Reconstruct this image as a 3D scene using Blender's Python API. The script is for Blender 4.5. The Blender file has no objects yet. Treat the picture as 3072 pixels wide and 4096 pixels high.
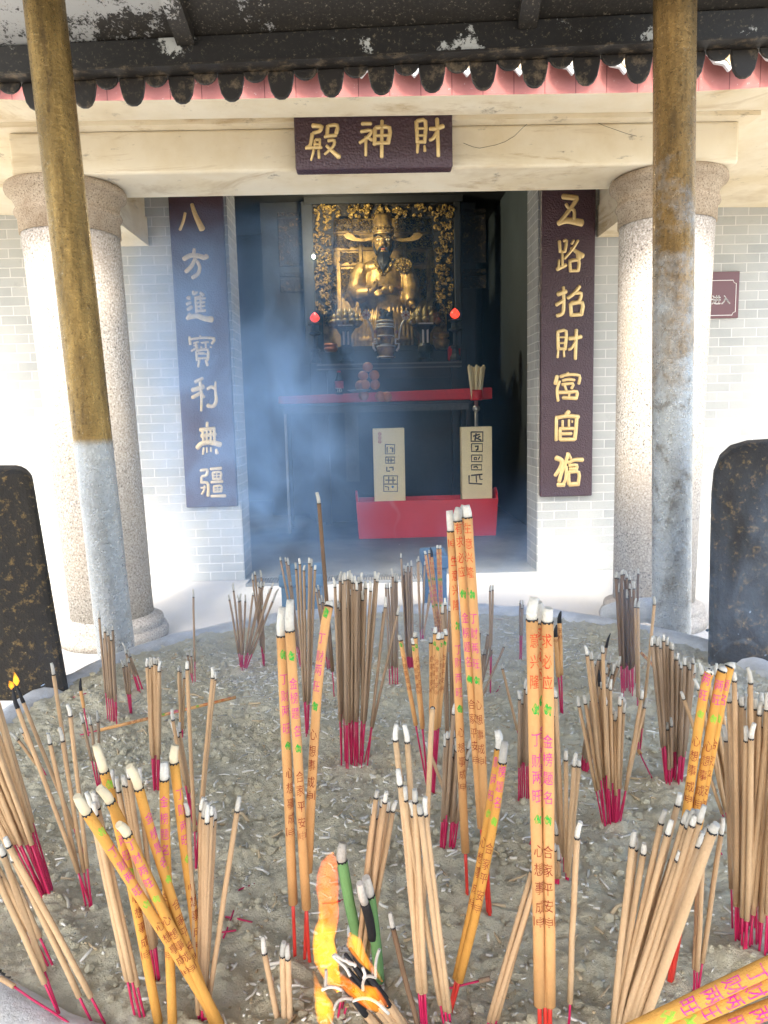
import bpy, bmesh, math, random
from mathutils import Vector, Matrix, noise
random.seed(11)
R = math.radians
SC = bpy.context.scene
COL = SC.collection

# ------------------------------------------------------------------ camera, sky, sun, exposure
CAM = Vector((0, 0, 1.075)); PITCH, ROLL, YAW, FPX = .131, .024, .02, 2958.0     # photograph: 3072 x 4096
_cp, _sp, _cy, _sy = math.cos(PITCH), math.sin(PITCH), math.cos(YAW), math.sin(YAW)
FW = Vector((_sy*_cp, _cy*_cp, -_sp)); _r0 = Vector((_cy, -_sy, 0)); _u0 = _r0.cross(FW)
RT = _r0*math.cos(ROLL) - _u0*math.sin(ROLL); UP = _u0*math.cos(ROLL) + _r0*math.sin(ROLL)
cd = bpy.data.cameras.new('camera'); cam = bpy.data.objects.new('camera', cd); COL.objects.link(cam)
cd.sensor_fit = 'VERTICAL'; cd.sensor_height = 36; cd.sensor_width = 27; cd.lens = FPX/4096*36
cd.clip_start = .02; cd.clip_end = 500
cam.matrix_world = Matrix.Translation(CAM) @ Matrix((RT, UP, -FW)).transposed().to_4x4()
SC.camera = cam

SUN_EL, SUN_AZ = R(46), R(-16)          # azimuth: behind the camera, to its left
SUNV = Vector((math.sin(SUN_AZ)*math.cos(SUN_EL), -math.cos(SUN_AZ)*math.cos(SUN_EL), math.sin(SUN_EL)))
w = bpy.data.worlds.new('World'); SC.world = w; w.use_nodes = True
nt = w.node_tree; bg = nt.nodes['Background']
sky = nt.nodes.new('ShaderNodeTexSky'); sky.sky_type = 'NISHITA'; sky.sun_disc = False
sky.sun_elevation = SUN_EL; sky.sun_rotation = math.atan2(SUNV.x, SUNV.y); sky.dust_density = 3.0; sky.ozone_density = .6
nt.links.new(sky.outputs[0], bg.inputs[0]); bg.inputs[1].default_value = .15
sl = bpy.data.lights.new('sun', 'SUN'); sl.energy = 1.5; sl.angle = R(10); sl.color = (1, .95, .86)
so = bpy.data.objects.new('sun', sl); COL.objects.link(so); so.location = SUNV*30
so.rotation_euler = SUNV.to_track_quat('Z', 'Y').to_euler()
SC.view_settings.view_transform = 'Standard'; SC.view_settings.look = 'None'
SC.view_settings.exposure = 2.5; SC.view_settings.gamma = 1
SC.cycles.max_bounces = 8; SC.cycles.diffuse_bounces = 5; SC.cycles.glossy_bounces = 3; SC.cycles.transparent_max_bounces = 12
SC.cycles.volume_bounces = 1; SC.cycles.volume_step_rate = 2.0; SC.cycles.volume_max_steps = 96
SC.cycles.caustics_reflective = False; SC.cycles.caustics_refractive = False

# ------------------------------------------------------------------ pixel of the photograph -> point on a plane of the place
def ray(x, y): return FW + RT*((x-1536)/FPX) - UP*((y-2048)/FPX)
def atY(x, y, Y): d = ray(x, y); return CAM + d*(Y/d.y)
def atZ(x, y, Z): d = ray(x, y); return CAM + d*((Z-CAM.z)/d.z)
def tile(ox, oy, s): return lambda x, y: (ox + x/s, oy + y/s)
A_ = tile(0, 1900, 1.508); B_ = tile(1000, 1900, 1.508); C_ = tile(1972, 1900, 1.508)
D_ = tile(0, 2996, 1.508); E_ = tile(1000, 2996, 1.508); F_ = tile(1972, 2996, 1.508)
T1 = tile(2272, 2500, 2.0738); T2 = tile(2472, 3200, 2.765); T3 = tile(1500, 2150, 2.37); T4 = tile(1500, 2700, 2.0738)
T5 = tile(850, 2150, 2.37); T6 = tile(0, 2600, 2.0738); T7 = tile(0, 3300, 2.0738); T8 = tile(1150, 3350, 2.765)
ZT = tile(1200, 820, 2.44); H_ = tile(900, 700, 1.276); G_ = tile(900, 1400, 1.276); P_ = tile(0, 0, 1/1.8517)

# ------------------------------------------------------------------ mesh helpers
class MB:
    def __init__(s): s.v = []; s.f = []; s.m = []; s.sm = []
    def add(s, vs, fs, mi=0, smooth=False):
        o = len(s.v); s.v += [tuple(p) for p in vs]
        for f in fs: s.f.append([i+o for i in f]); s.m.append(mi); s.sm.append(smooth)
    def box(s, a, b, mi=0):
        (x0, y0, z0), (x1, y1, z1) = a, b
        s.add([(x0,y0,z0),(x1,y0,z0),(x1,y1,z0),(x0,y1,z0),(x0,y0,z1),(x1,y0,z1),(x1,y1,z1),(x0,y1,z1)],
              [(3,2,1,0),(4,5,6,7),(0,1,5,4),(1,2,6,5),(2,3,7,6),(3,0,4,7)], mi)
    def tube(s, pts, rad, n=8, mi=0, caps=True, flat=1.0, ref=None):
        pts = [Vector(p) for p in pts]; k = len(pts)
        if not hasattr(rad, '__len__'): rad = [rad]*k
        ref = Vector(ref) if ref is not None else None
        vs = []; n1 = None
        for i, p in enumerate(pts):
            t = (pts[min(i+1, k-1)] - pts[max(i-1, 0)]).normalized()
            if ref is not None: n2 = ref; n1 = t.cross(ref).normalized()
            else:
                if n1 is None: n1 = t.orthogonal().normalized()
                n1 = (n1 - t*n1.dot(t)).normalized(); n2 = t.cross(n1)
            for j in range(n):
                a = 2*math.pi*j/n
                vs.append(p + (n1*math.cos(a) + n2*(math.sin(a)*flat))*rad[i])
        fs = [(i*n+j, i*n+(j+1) % n, (i+1)*n+(j+1) % n, (i+1)*n+j) for i in range(k-1) for j in range(n)]
        s.add(vs, fs, mi, True)
        if caps:
            o = len(s.v) - len(vs)
            s.f.append([o+j for j in range(n)][::-1]); s.m.append(mi); s.sm.append(False)
            s.f.append([o+(k-1)*n+j for j in range(n)]); s.m.append(mi); s.sm.append(False)
    def lathe(s, prof, c=(0, 0, 0), n=32, mi=0, sx=1, sy=1, smooth=True):
        cx, cy, cz = c
        vs = [(cx+r*sx*math.cos(2*math.pi*j/n), cy+r*sy*math.sin(2*math.pi*j/n), cz+z) for r, z in prof for j in range(n)]
        fs = [(i*n+j, i*n+(j+1) % n, (i+1)*n+(j+1) % n, (i+1)*n+j) for i in range(len(prof)-1) for j in range(n)]
        s.add(vs, fs, mi, smooth)
    def ball(s, c, r, n=12, mi=0, sx=1, sy=1, sz=1):
        pr = [(r*math.sin(math.pi*i/n)+1e-5, -r*math.cos(math.pi*i/n)*sz) for i in range(n+1)]
        s.lathe(pr, c, n*2, mi, sx, sy)
    def prism(s, poly, d, mi=0):            # poly: list of 3-d points (planar), extruded by vector d
        k = len(poly); d = Vector(d); p = [Vector(q) for q in poly]
        s.add(p + [q+d for q in p], [list(range(k))[::-1], list(range(k, 2*k))] + [(i, (i+1) % k, k+(i+1) % k, k+i) for i in range(k)], mi)
    def build(s, name, mats, parent=None, loc=None, fix=True):
        me = bpy.data.meshes.new(name); o = bpy.data.objects.new(name, me)
        off = Vector(loc) if loc is not None else Vector((0, 0, 0))
        me.from_pydata([tuple(Vector(v)-off) for v in s.v] if loc is not None else s.v, [], s.f)
        for m in (mats if isinstance(mats, (list, tuple)) else [mats]): me.materials.append(m)
        me.polygons.foreach_set('material_index', s.m); me.polygons.foreach_set('use_smooth', s.sm)
        if fix:
            bm = bmesh.new(); bm.from_mesh(me); bmesh.ops.recalc_face_normals(bm, faces=bm.faces); bm.to_mesh(me); bm.free()
        me.update(); COL.objects.link(o)
        o.location = off
        if parent is not None:
            o.parent = parent
            o.location = off - world_loc(parent)
        return o
def world_loc(o):
    l = Vector(o.location)
    while o.parent is not None: o = o.parent; l += Vector(o.location)
    return l
def tag(o, label=None, cat=None, group=None, kind=None):
    if label: o['label'] = label
    if cat: o['category'] = cat
    if group: o['group'] = group
    if kind: o['kind'] = kind
    return o
def empty(name, loc, label, cat, group=None):
    o = bpy.data.objects.new(name, None); o.empty_display_size = .05; COL.objects.link(o); o.location = loc
    return tag(o, label, cat, group)
def bevel(o, wd, seg=2):
    m = o.modifiers.new('bevel', 'BEVEL'); m.width = wd; m.segments = seg; m.limit_method = 'ANGLE'; return o

# ------------------------------------------------------------------ material helpers
class NT:
    def __init__(s, name):
        s.m = bpy.data.materials.new(name); s.m.use_nodes = True; s.t = s.m.node_tree
        s.b = s.t.nodes['Principled BSDF']; s.out = s.t.nodes['Material Output']
        s.co = s.t.nodes.new('ShaderNodeTexCoord').outputs['Object']
    def n(s, k, **kw):
        o = s.t.nodes.new(k)
        for a, b in kw.items(): setattr(o, a, b)
        return o
    def put(s, sock, v):
        if isinstance(v, bpy.types.NodeSocket): s.t.links.new(v, sock)
        elif v is not None:
            if sock.type == 'RGBA' and len(v) == 3: v = (*v, 1)
            sock.default_value = v
    def noise(s, scale=5, detail=4, rough=.6, vec=None, dist=0):
        o = s.n('ShaderNodeTexNoise'); s.put(o.inputs['Vector'], vec or s.co)
        o.inputs['Scale'].default_value = scale; o.inputs['Detail'].default_value = detail; o.inputs['Roughness'].default_value = rough
        o.inputs['Distortion'].default_value = dist
        return o.outputs['Fac']
    def voro(s, scale=20, feature='F1', vec=None, out='Distance'):
        o = s.n('ShaderNodeTexVoronoi', feature=feature); s.put(o.inputs['Vector'], vec or s.co); o.inputs['Scale'].default_value = scale
        return o.outputs[out]
    def ramp(s, fac, stops, interp='LINEAR'):
        o = s.n('ShaderNodeValToRGB'); r = o.color_ramp; r.interpolation = interp
        while len(r.elements) < len(stops): r.elements.new(.5)
        for e, (p, c) in zip(r.elements, stops):
            e.position = p; e.color = (c, c, c, 1) if not hasattr(c, '__len__') else (*c, 1)
        s.put(o.inputs[0], fac); return o.outputs[0]
    def mix(s, f, a, b, mode='MIX'):
        o = s.n('ShaderNodeMix', data_type='RGBA', blend_type=mode)
        s.put(o.inputs[0], f); s.put(o.inputs[6], a); s.put(o.inputs[7], b); return o.outputs[2]
    def math(s, op, a, b=None, c=None, clamp=False):
        o = s.n('ShaderNodeMath', operation=op, use_clamp=clamp); s.put(o.inputs[0], a); s.put(o.inputs[1], b)
        if c is not None: s.put(o.inputs[2], c)
        return o.outputs[0]
    def xyz(s, vec=None):
        o = s.n('ShaderNodeSeparateXYZ'); s.put(o.inputs[0], vec or s.co); return o.outputs
    def comb(s, x, y, z=0.0):
        o = s.n('ShaderNodeCombineXYZ'); s.put(o.inputs[0], x); s.put(o.inputs[1], y); s.put(o.inputs[2], z); return o.outputs[0]
    def scale(s, v, vec=None):
        o = s.n('ShaderNodeMapping'); s.put(o.inputs[0], vec or s.co); o.inputs['Scale'].default_value = v; return o.outputs[0]
    def bump(s, h, st=.4, d=.01):
        o = s.n('ShaderNodeBump'); s.put(o.inputs['Height'], h); o.inputs['Strength'].default_value = st; o.inputs['Distance'].default_value = d
        s.t.links.new(o.outputs[0], s.b.inputs['Normal']); return o
    def set(s, base=None, rough=None, metal=None, spec=None):
        s.put(s.b.inputs['Base Color'], base); s.put(s.b.inputs['Roughness'], rough); s.put(s.b.inputs['Metallic'], metal)
        if spec is not None: s.b.inputs['Specular IOR Level'].default_value = spec
        return s
def simple(name, c, rough=.6, metal=0, var=.25, sc=40, bump=.15, bd=.002, spec=None):
    s = NT(name); f = s.noise(sc, 5)
    d = tuple(max(0, x*(1-var)) for x in c); e = tuple(min(1, x*(1+var)) for x in c)
    s.set(s.mix(f, d, e), rough, metal, spec)
    if bump: s.bump(f, bump, bd)
    return s.m

def brick_mat(name, axis, bw, bh, c1, c2, mort):
    s = NT(name); x, y, z = s.xyz()
    v = s.comb(x if axis == 'x' else y, z)
    if axis == 'up': v = s.comb(z, x)
    br = s.n('ShaderNodeTexBrick', offset=.5); s.put(br.inputs['Vector'], v)
    s.put(br.inputs['Color1'], c1); s.put(br.inputs['Color2'], c2); s.put(br.inputs['Mortar'], mort)
    for k, q in (('Scale', 1), ('Mortar Size', .0035), ('Mortar Smooth', .3), ('Bias', 0), ('Brick Width', bw), ('Row Height', bh)): br.inputs[k].default_value = q
    n1 = s.noise(3, 5); n2 = s.noise(60, 4)
    col = s.mix(s.ramp(n1, [(.35, 0), (.75, .35)]), br.outputs[0], (.62, .60, .54))
    col = s.mix(s.ramp(s.noise(9, 6, .7), [(.60, 0), (.74, .3)]), col, (.22, .22, .2))
    s.set(col, .85)
    h = s.math('ADD', s.math('MULTIPLY', br.outputs[1], -1), s.math('MULTIPLY', n2, .35))
    s.bump(h, .6, .004); return s.m
M = {}
M['brick'] = brick_mat('grey brick', 'x', .165, .0585, (.33, .34, .32), (.40, .405, .38), (.58, .575, .54))
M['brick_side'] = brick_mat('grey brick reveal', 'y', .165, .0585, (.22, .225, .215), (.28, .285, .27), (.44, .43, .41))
M['brick_up'] = brick_mat('brick soldier course', 'up', .20, .0585, (.26, .25, .22), (.34, .33, .30), (.14, .13, .12))

s = NT('cream plaster'); n = s.noise(2.2, 6, .65); n2 = s.noise(1, 5, .7, s.scale((1.2, 1.2, 9)))
c = s.mix(s.ramp(n, [(.40, 0), (.70, 1)]), (.74, .66, .50), (.63, .52, .33))
c = s.mix(s.ramp(n2, [(.56, 0), (.72, .8)]), c, (.50, .39, .24))
c = s.mix(s.ramp(s.noise(7, 7, .75, s.scale((1, 1, 3))), [(.60, 0), (.70, .7)]), c, (.13, .10, .075))
c = s.mix(s.ramp(s.noise(1.6, 7, .72, s.scale((.7, 1, 5)), .8), [(.55, 0), (.66, .75)]), c, (.40, .27, .12))
s.set(c, .85); s.bump(s.noise(35, 5), .2, .004); M['plaster'] = s.m

s = NT('pale granite'); n = s.noise(115, 3)
c = s.ramp(n, [(.33, (.07, .065, .06)), (.42, (.31, .285, .25)), (.54, (.385, .35, .30)), (.64, (.56, .54, .50))])
c = s.mix(s.ramp(s.noise(3, 5), [(.4, 0), (.75, .5)]), c, (.42, .34, .25))
x, y, z = s.xyz(); c = s.mix(s.ramp(s.math('ADD', z, s.math('MULTIPLY', s.noise(6, 5), .5)), [(.15, .5), (.45, 0)]), c, (.30, .27, .22))
s.set(c, .8, 0, .25); s.bump(n, .15, .002); M['granite'] = s.m
s = NT('brown weathered granite'); n = s.noise(150, 3)
c = s.ramp(n, [(.30, (.09, .065, .045)), (.45, (.33, .26, .18)), (.65, (.46, .38, .28))])
c = s.mix(s.ramp(s.noise(5, 6, .7), [(.4, 0), (.7, .8)]), c, (.22, .155, .095)); s.set(c, .85, 0, .2); s.bump(n, .3, .003); M['capital'] = s.m

def corroded(name, zsplit, soft, tone):      # painted pipe, bare zinc below zsplit
    s = NT(name); x, y, z = s.xyz()
    st = s.noise(14, 6, .7, s.scale((2.2, 2.2, .35))); pit = s.noise(90, 5, .7)
    g = s.ramp(st, [(.28, (.10, .065, .03)), (.45, tuple(.7*t for t in tone)), (.58, tone), (.75, tuple(min(1, 1.55*t) for t in tone))])
    g = s.mix(s.ramp(pit, [(.58, 0), (.68, .85)]), g, (.055, .035, .018))
    g = s.mix(s.ramp(s.noise(60, 5, .7), [(.66, 0), (.72, .7)]), g, (.55, .50, .40))
    zc = s.mix(s.noise(25, 6, .7), (.33, .34, .33), (.50, .52, .52))
    zc = s.mix(s.ramp(s.noise(22, 7, .75), [(.52, 0), (.62, .75 if soft > .1 else .25)]), zc, (.17, .15, .12))
    f = s.math('ADD', s.math('MULTIPLY', s.math('SUBTRACT', z, zsplit), 1/soft), s.math('MULTIPLY', s.math('SUBTRACT', s.noise(10, 6, .7), .5), 2.8 if soft > .1 else .6))
    f = s.math('ADD', f, .5, clamp=True)
    s.set(s.mix(f, zc, g), s.ramp(pit, [(.4, .24), (.7, .55)]), .72)
    s.bump(s.math('ADD', s.noise(55, 6, .75), s.math('MULTIPLY', st, .6)), .9, .006); return s.m
M['post'] = corroded('peeling ochre pipe', 1.02, .02, (.33, .215, .072))
M['post_zinc'] = corroded('zinc pipe under flaking ochre', 1.33, .5, (.30, .18, .06))

s = NT('sooty flaking sheet'); n = s.noise(6, 9, .78); n2 = s.noise(120, 4, .7); big = s.noise(1.6, 3)
f = s.math('ADD', n, s.math('MULTIPLY', s.math('SUBTRACT', big, .5), .9))
x, y, z = s.xyz()
f = s.math('ADD', f, s.math('MULTIPLY', s.math('SUBTRACT', -.15, x), .30))
f2 = s.math('ADD', f, s.math('MULTIPLY', s.math('SUBTRACT', n2, .5), .35))
c = s.mix(s.ramp(f2, [(.585, 0), (.625, 1)]), s.mix(n2, (.0035, .0035, .0035), (.05, .042, .032)), (.40, .40, .385))
c = s.mix(s.ramp(n2, [(.60, 0), (.68, .8)]), c, (.27, .23, .165))
s.set(c, .55, .1); s.bump(n2, .3, .002); M['sheet'] = s.m
s = NT('sooty black rail'); n = s.noise(90, 5, .75); n2 = s.noise(9, 8, .75); px = s.noise(2.3, 2)
f = s.math('ADD', n2, s.math('MULTIPLY', s.math('SUBTRACT', px, .5), .8))
c = s.mix(s.ramp(f, [(.63, 0), (.66, 1)]), s.mix(n, (.002, .002, .002), (.022, .019, .015)), (.50, .50, .46))
c = s.mix(s.ramp(n, [(.58, 0), (.66, .7)]), c, (.17, .135, .085)); s.set(c, .5); s.bump(n, .3, .002); M['rail'] = s.m
s = NT('dark glazed trim tile'); n = s.noise(22, 7, .75); s.set(s.mix(s.ramp(n, [(.52, 0), (.68, 1)]), (.014, .011, .008), (.17, .125, .075)), .55); s.bump(n, .4, .004); M['trim'] = s.m

s = NT('red painted fascia'); n = s.noise(12, 7, .7); c = s.mix(n, (.24, .080, .070), (.32, .135, .12))
c = s.mix(s.ramp(s.noise(50, 6, .75), [(.62, 0), (.68, .9)]), c, (.50, .42, .38))
x, y, z = s.xyz(); c = s.mix(s.math('LESS_THAN', s.math('FRACT', s.math('MULTIPLY', x, 8.475)), .024), c, (.09, .03, .03)); s.set(c, .8, 0, .25); s.bump(n, .3, .004); M['red_fascia'] = s.m
s = NT('glazed eave tile'); n = s.noise(20, 6); s.set(s.mix(s.ramp(n, [(.42, 0), (.66, 1)]), (.62, .60, .56), (.66, .42, .12)), .35); s.bump(s.noise(45, 3), .6, .006); M['eave_tile'] = s.m
s = NT('eave tile border'); n = s.noise(20, 6); s.set(s.mix(n, (.42, .42, .41), (.70, .69, .66)), .5); M['eave_border'] = s.m
M['roof_tile'] = simple('roof tile', (.40, .26, .12), .5)

s = NT('brown leathery lacquer'); v = s.voro(95); n = s.noise(6, 4)
s.set(s.mix(n, (.034, .013, .019), (.058, .025, .034)), s.ramp(v, [(.1, .28), (.5, .45)]), 0, .6)
s.bump(s.math('SUBTRACT', 1, v), .8, .004); M['lacquer'] = s.m
s = NT('gold leaf'); n = s.noise(60, 4); s.set(s.mix(n, (.62, .43, .17), (.78, .60, .30)), .38, .45); s.bump(n, .15, .002); M['gold'] = s.m
s = NT('antique gold'); n = s.noise(14, 6, .7); s.set(s.mix(s.ramp(n, [(.3, 0), (.65, 1)]), (.11, .065, .020), (.52, .34, .11)), .46, .6); s.bump(s.noise(50, 5), .25, .006); M['antique'] = s.m
s = NT('carved gilt'); n = s.noise(26, 6, .7, None, 1.5); v = s.voro(34)
s.set(s.mix(s.ramp(n, [(.42, 0), (.62, 1)]), (.05, .028, .01), (.80, .54, .15)), .35, .5); s.bump(s.math('ADD', n, s.math('MULTIPLY', v, .6)), 1, .03); M['gilt'] = s.m
s = NT('blackened carved wood'); n = s.noise(20, 6, .7, None, 1.2); s.set(s.mix(s.ramp(n, [(.55, 0), (.7, 1)]), (.010, .008, .007), (.20, .13, .04)), .45, .2); s.bump(n, .8, .02); M['carved_dark'] = s.m
M['wood_dark'] = simple('dark altar wood', (.018, .020, .022), .5, 0, .5, 18, .4, .006)
M['skin_gold'] = simple('gilded face', (.62, .46, .22), .32, .55, .12, 12, .05)
M['lip'] = simple('painted lip', (.30, .10, .07), .5)
M['beard'] = simple('black beard', (.010, .011, .014), .55, 0, .5, 120, .5, .004)
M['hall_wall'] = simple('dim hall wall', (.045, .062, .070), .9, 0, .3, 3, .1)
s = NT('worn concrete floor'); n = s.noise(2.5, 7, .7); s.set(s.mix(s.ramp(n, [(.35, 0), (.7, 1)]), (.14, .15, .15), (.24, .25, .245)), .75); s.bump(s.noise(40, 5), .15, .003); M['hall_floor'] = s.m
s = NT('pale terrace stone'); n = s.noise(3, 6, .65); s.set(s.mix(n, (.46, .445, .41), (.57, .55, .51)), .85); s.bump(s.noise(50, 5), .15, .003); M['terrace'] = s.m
M['ground'] = simple('grey paving', (.36, .345, .31), .9, 0, .2, 3)
s = NT('incense ash'); n = s.noise(70, 6, .7); n1 = s.noise(4, 5, .6); n3 = s.noise(14, 5, .65)
c = s.mix(n, (.41, .36, .235), (.78, .70, .49)); c = s.mix(s.ramp(n1, [(.35, 0), (.7, .55)]), c, (.72, .655, .47))
c = s.mix(s.ramp(n3, [(.60, 0), (.74, .5)]), c, (.70, .65, .52)); c = s.mix(s.ramp(s.noise(170, 4, .7), [(.63, 0), (.69, .8)]), c, (.62, .60, .54))
s.set(c, .95, 0, .2); s.bump(s.math('ADD', s.noise(140, 7, .8), s.math('MULTIPLY', s.noise(420, 3), .5)), .9, .006); M['ash'] = s.m
s = NT('limewashed stone rim'); n = s.noise(9, 7, .7); s.set(s.mix(s.ramp(n, [(.35, 0), (.65, 1)]), (.42, .40, .36), (.70, .69, .66)), .9); s.bump(s.noise(30, 6, .7), .6, .01); M['rim'] = s.m
s = NT('sooty stone'); n = s.noise(55, 6, .75); n2 = s.noise(7, 6)
c = s.mix(n2, (.003, .0035, .0045), (.030, .023, .014)); c = s.mix(s.ramp(n, [(.54, 0), (.66, .95)]), c, (.19, .12, .04))
c = s.mix(s.ramp(s.noise(110, 4, .7), [(.68, 0), (.73, .8)]), c, (.42, .36, .24)); s.set(c, .8); s.bump(s.math('ADD', n, n2), .8, .012); M['soot_stone'] = s.m
def coat(name, c, var=.18):
    s = NT(name); n = s.noise(420, 4, .75); n2 = s.noise(14, 4); rnd = s.n('ShaderNodeObjectInfo').outputs['Random']
    a = s.mix(n, tuple(x*(1-var) for x in c), tuple(min(1, x*(1+var)) for x in c))
    a = s.mix(s.ramp(n2, [(.35, 0), (.75, .6)]), a, tuple(x*.66 for x in c)); a = s.mix(s.ramp(rnd, [(0, .35), (.5, 0)]), a, tuple(x*.62 for x in c)); s.set(a, .9, 0, .2); s.bump(n, .9, .0012); return s.m
M['coat_tan'] = coat('sandalwood coating', (.54, .355, .20)); M['coat_pale'] = coat('pale sandalwood coating', (.59, .40, .23))
M['coat_brown'] = coat('brown incense coating', (.37, .26, .17)); M['coat_dark'] = coat('dark brown incense coating', (.20, .125, .075))
M['coat_orange'] = coat('orange incense coating', (.66, .33, .075), .08); M['coat_peach'] = coat('peach incense coating', (.68, .37, .15), .08)
M['coat_green'] = coat('green incense coating', (.17, .34, .13), .1); M['char'] = simple('charred stick', (.012, .012, .014), .8, 0, .5, 200)
M['core'] = simple('magenta bamboo core', (.46, .010, .075), .5, 0, .2, 150); M['core_red'] = simple('red bamboo core', (.58, .035, .022), .5, 0, .2, 150)
s = NT('spent ash tip'); n = s.noise(400, 4); rnd = s.n('ShaderNodeObjectInfo').outputs['Random']; s.set(s.mix(s.ramp(rnd, [(0, .75), (.45, 0)]), s.mix(n, (.42, .40, .35), (.76, .74, .67)), (.26, .245, .215)), .95); s.bump(n, .9, .0015); M['tip'] = s.m
M['tip_long'] = simple('buff ash tip', (.62, .53, .36), .95, 0, .25, 120)
def ink(name, c, base):
    s = NT(name); n = s.noise(260, 4, .7); s.set(s.mix(s.ramp(n, [(.44, .0), (.68, .75)]), c, base), .8, 0, .2); return s.m
OB = (.58, .28, .08)
M['ink_red'] = ink('worn red print', (.52, .025, .015), OB); M['ink_dark'] = ink('worn dark red print', (.22, .03, .02), OB)
M['ink_pink'] = ink('worn magenta print', (.56, .02, .28), OB); M['ink_green'] = ink('worn green print', (.02, .34, .05), OB); M['ink_lime'] = ink('worn light green print', (.20, .42, .04), OB)
M['bit_white'] = simple('white ash bit', (.74, .70, .60), .95); M['bit_tan'] = simple('tan stub', (.52, .40, .24), .9); M['bit_grey'] = simple('grey ash bit', (.46, .43, .35), .95)
M['red_gloss'] = simple('red painted wood', (.66, .012, .014), .35, 0, .1, 5, .05); M['red_cloth'] = simple('red cloth', (.62, .03, .035), .7, 0, .25, 30)
M['cream_wood'] = simple('cream wood', (.88, .76, .46), .55, 0, .1, 12, .1); M['ink_black'] = simple('brown black ink', (.05, .035, .02), .6, 0, .2, 50, 0)
M['orange_fruit'] = simple('orange peel', (.60, .20, .06), .45, 0, .15, 160, .3, .002); M['steel'] = simple('dull steel', (.42, .43, .43), .35, .8, .2, 20)
M['white_enamel'] = simple('white enamel', (.70, .71, .68), .4, 0, .1, 10); M['lotus'] = simple('dull gilt lotus', (.26, .20, .075), .5, .3, .3, 30)
M['cola'] = simple('dark bottle', (.02, .012, .010), .15, 0, .2, 10, 0); M['label_red'] = simple('red bottle label', (.50, .03, .03), .5)
M['sign_brown'] = simple('maroon sign sheet', (.11, .035, .040), .35, 0, .15, 4, .03); M['sign_line'] = simple('sign lettering', (.74, .70, .66), .5, 0, .05, 5, 0)
M['blue_plastic'] = simple('blue vinyl', (.045, .10, .155), .5, 0, .2, 8, .2); M['denim'] = simple('blue woven cover', (.035, .085, .15), .8, 0, .4, 140, .6, .004)
M['grate'] = simple('grey iron grate', (.20, .21, .21), .6, .4); M['badge'] = M['gilt']
def glow(name, c, st):
    s = NT(name); e = s.n('ShaderNodeEmission'); e.inputs[0].default_value = (*c, 1); e.inputs[1].default_value = st
    s.t.links.new(e.outputs[0], s.out.inputs[0]); return s.m
s = NT('red lamp glass'); s.set((.75, .02, .02), .25); s.b.inputs['Emission Color'].default_value = (1, .06, .03, 1); s.b.inputs['Emission Strength'].default_value = .35; M['lamp_red'] = s.m
M['bulb'] = glow('lit bulb', (.85, 1, .75), 6)

# ------------------------------------------------------------------ ground, terrace
g = MB(); g.add([(-60,-60,-.45),(60,-60,-.45),(60,60,-.45),(-60,60,-.45)], [(0,1,2,3)]); tag(g.build('ground', M['ground']), kind='structure')
g = MB(); g.box((-7, 2.55, -.45), (7, 4.879, 0)); tag(bevel(g.build('terrace', M['terrace']), .01), kind='structure')
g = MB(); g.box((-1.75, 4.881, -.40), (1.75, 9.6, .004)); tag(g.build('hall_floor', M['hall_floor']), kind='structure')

# ------------------------------------------------------------------ temple hall
WY = 4.88; DX0, DX1, DZ = -.85, 1.125, 2.60
hall = empty('temple_hall', (0, WY, 0), 'grey brick temple hall with cream beam and open doorway', 'temple')
m = MB(); m.box((-6, WY, 0), (DX0, WY+.3, 3.6)); m.box((DX1, WY, 0), (6, WY+.3, 3.6)); m.box((DX0, WY, DZ), (DX1, WY+.3, 3.6))
m.build('wall', M['brick'], hall)
for xa in (DX0-.002, DX1-.006): m = MB(); m.box((xa, WY-.004, 0), (xa+.008, WY+.302, DZ-.007)); m.build('door_reveal', M['brick_side'], hall)
m = MB(); m.box((DX0-.03, WY-.005, DZ-.006), (DX1+.03, WY+.303, DZ+.10)); m.build('door_lintel', M['brick_up'], hall)
m = MB(); m.box((-1.85, WY+.31, 0), (-1.75, 9.6, 3.4)); m.box((1.48, WY+.31, 0), (1.60, 9.6, 3.4)); m.box((-1.75, 9.5, 0), (1.48, 9.62, 3.4))
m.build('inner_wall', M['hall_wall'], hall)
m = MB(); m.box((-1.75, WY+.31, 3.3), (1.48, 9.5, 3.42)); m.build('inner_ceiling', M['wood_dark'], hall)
BY = 3.42
zb = atY(1900, 672, BY).z; zt_ = atY(1900, 500, BY).z
m = MB(); m.box((-1.52, BY, zb), (1.68, BY+.36, zt_)); bevel(m.build('beam', M['plaster'], hall), .012)
for sx0, sx1, pxx, pyy in ((1.50, 1.74, 2400, 824), (-1.62, -1.345, 560, 872)):
    z0 = atY(pxx, pyy, WY).z
    m = MB(); m.prism([(sx0, BY+.361, zb+.02), (sx0, WY-.006, zb+.02), (sx0, WY-.006, z0), (sx0, WY-.35, z0)], (sx1-sx0, 0, 0))
    m.box((sx0+.01, BY+.362, zb+.021), (sx1-.01, WY-.006, 2.95)); m.build('tie_beam', M['plaster'], hall)
m = MB(); ct = tile(1540, 0, 1.083)
m.tube([atY(*ct(*p), BY-.0003) for p in [(q[0], q[1]+10) for q in ((340,610),(380,626),(410,632),(480,618),(520,604),(560,580),(600,540),(640,508),(700,502),(740,496),(780,494),(850,497),(900,512),(950,535),(1010,556),(1050,570),(1090,580))]], .0009, 5); m.build('crack', M['wood_dark'], hall)
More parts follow.
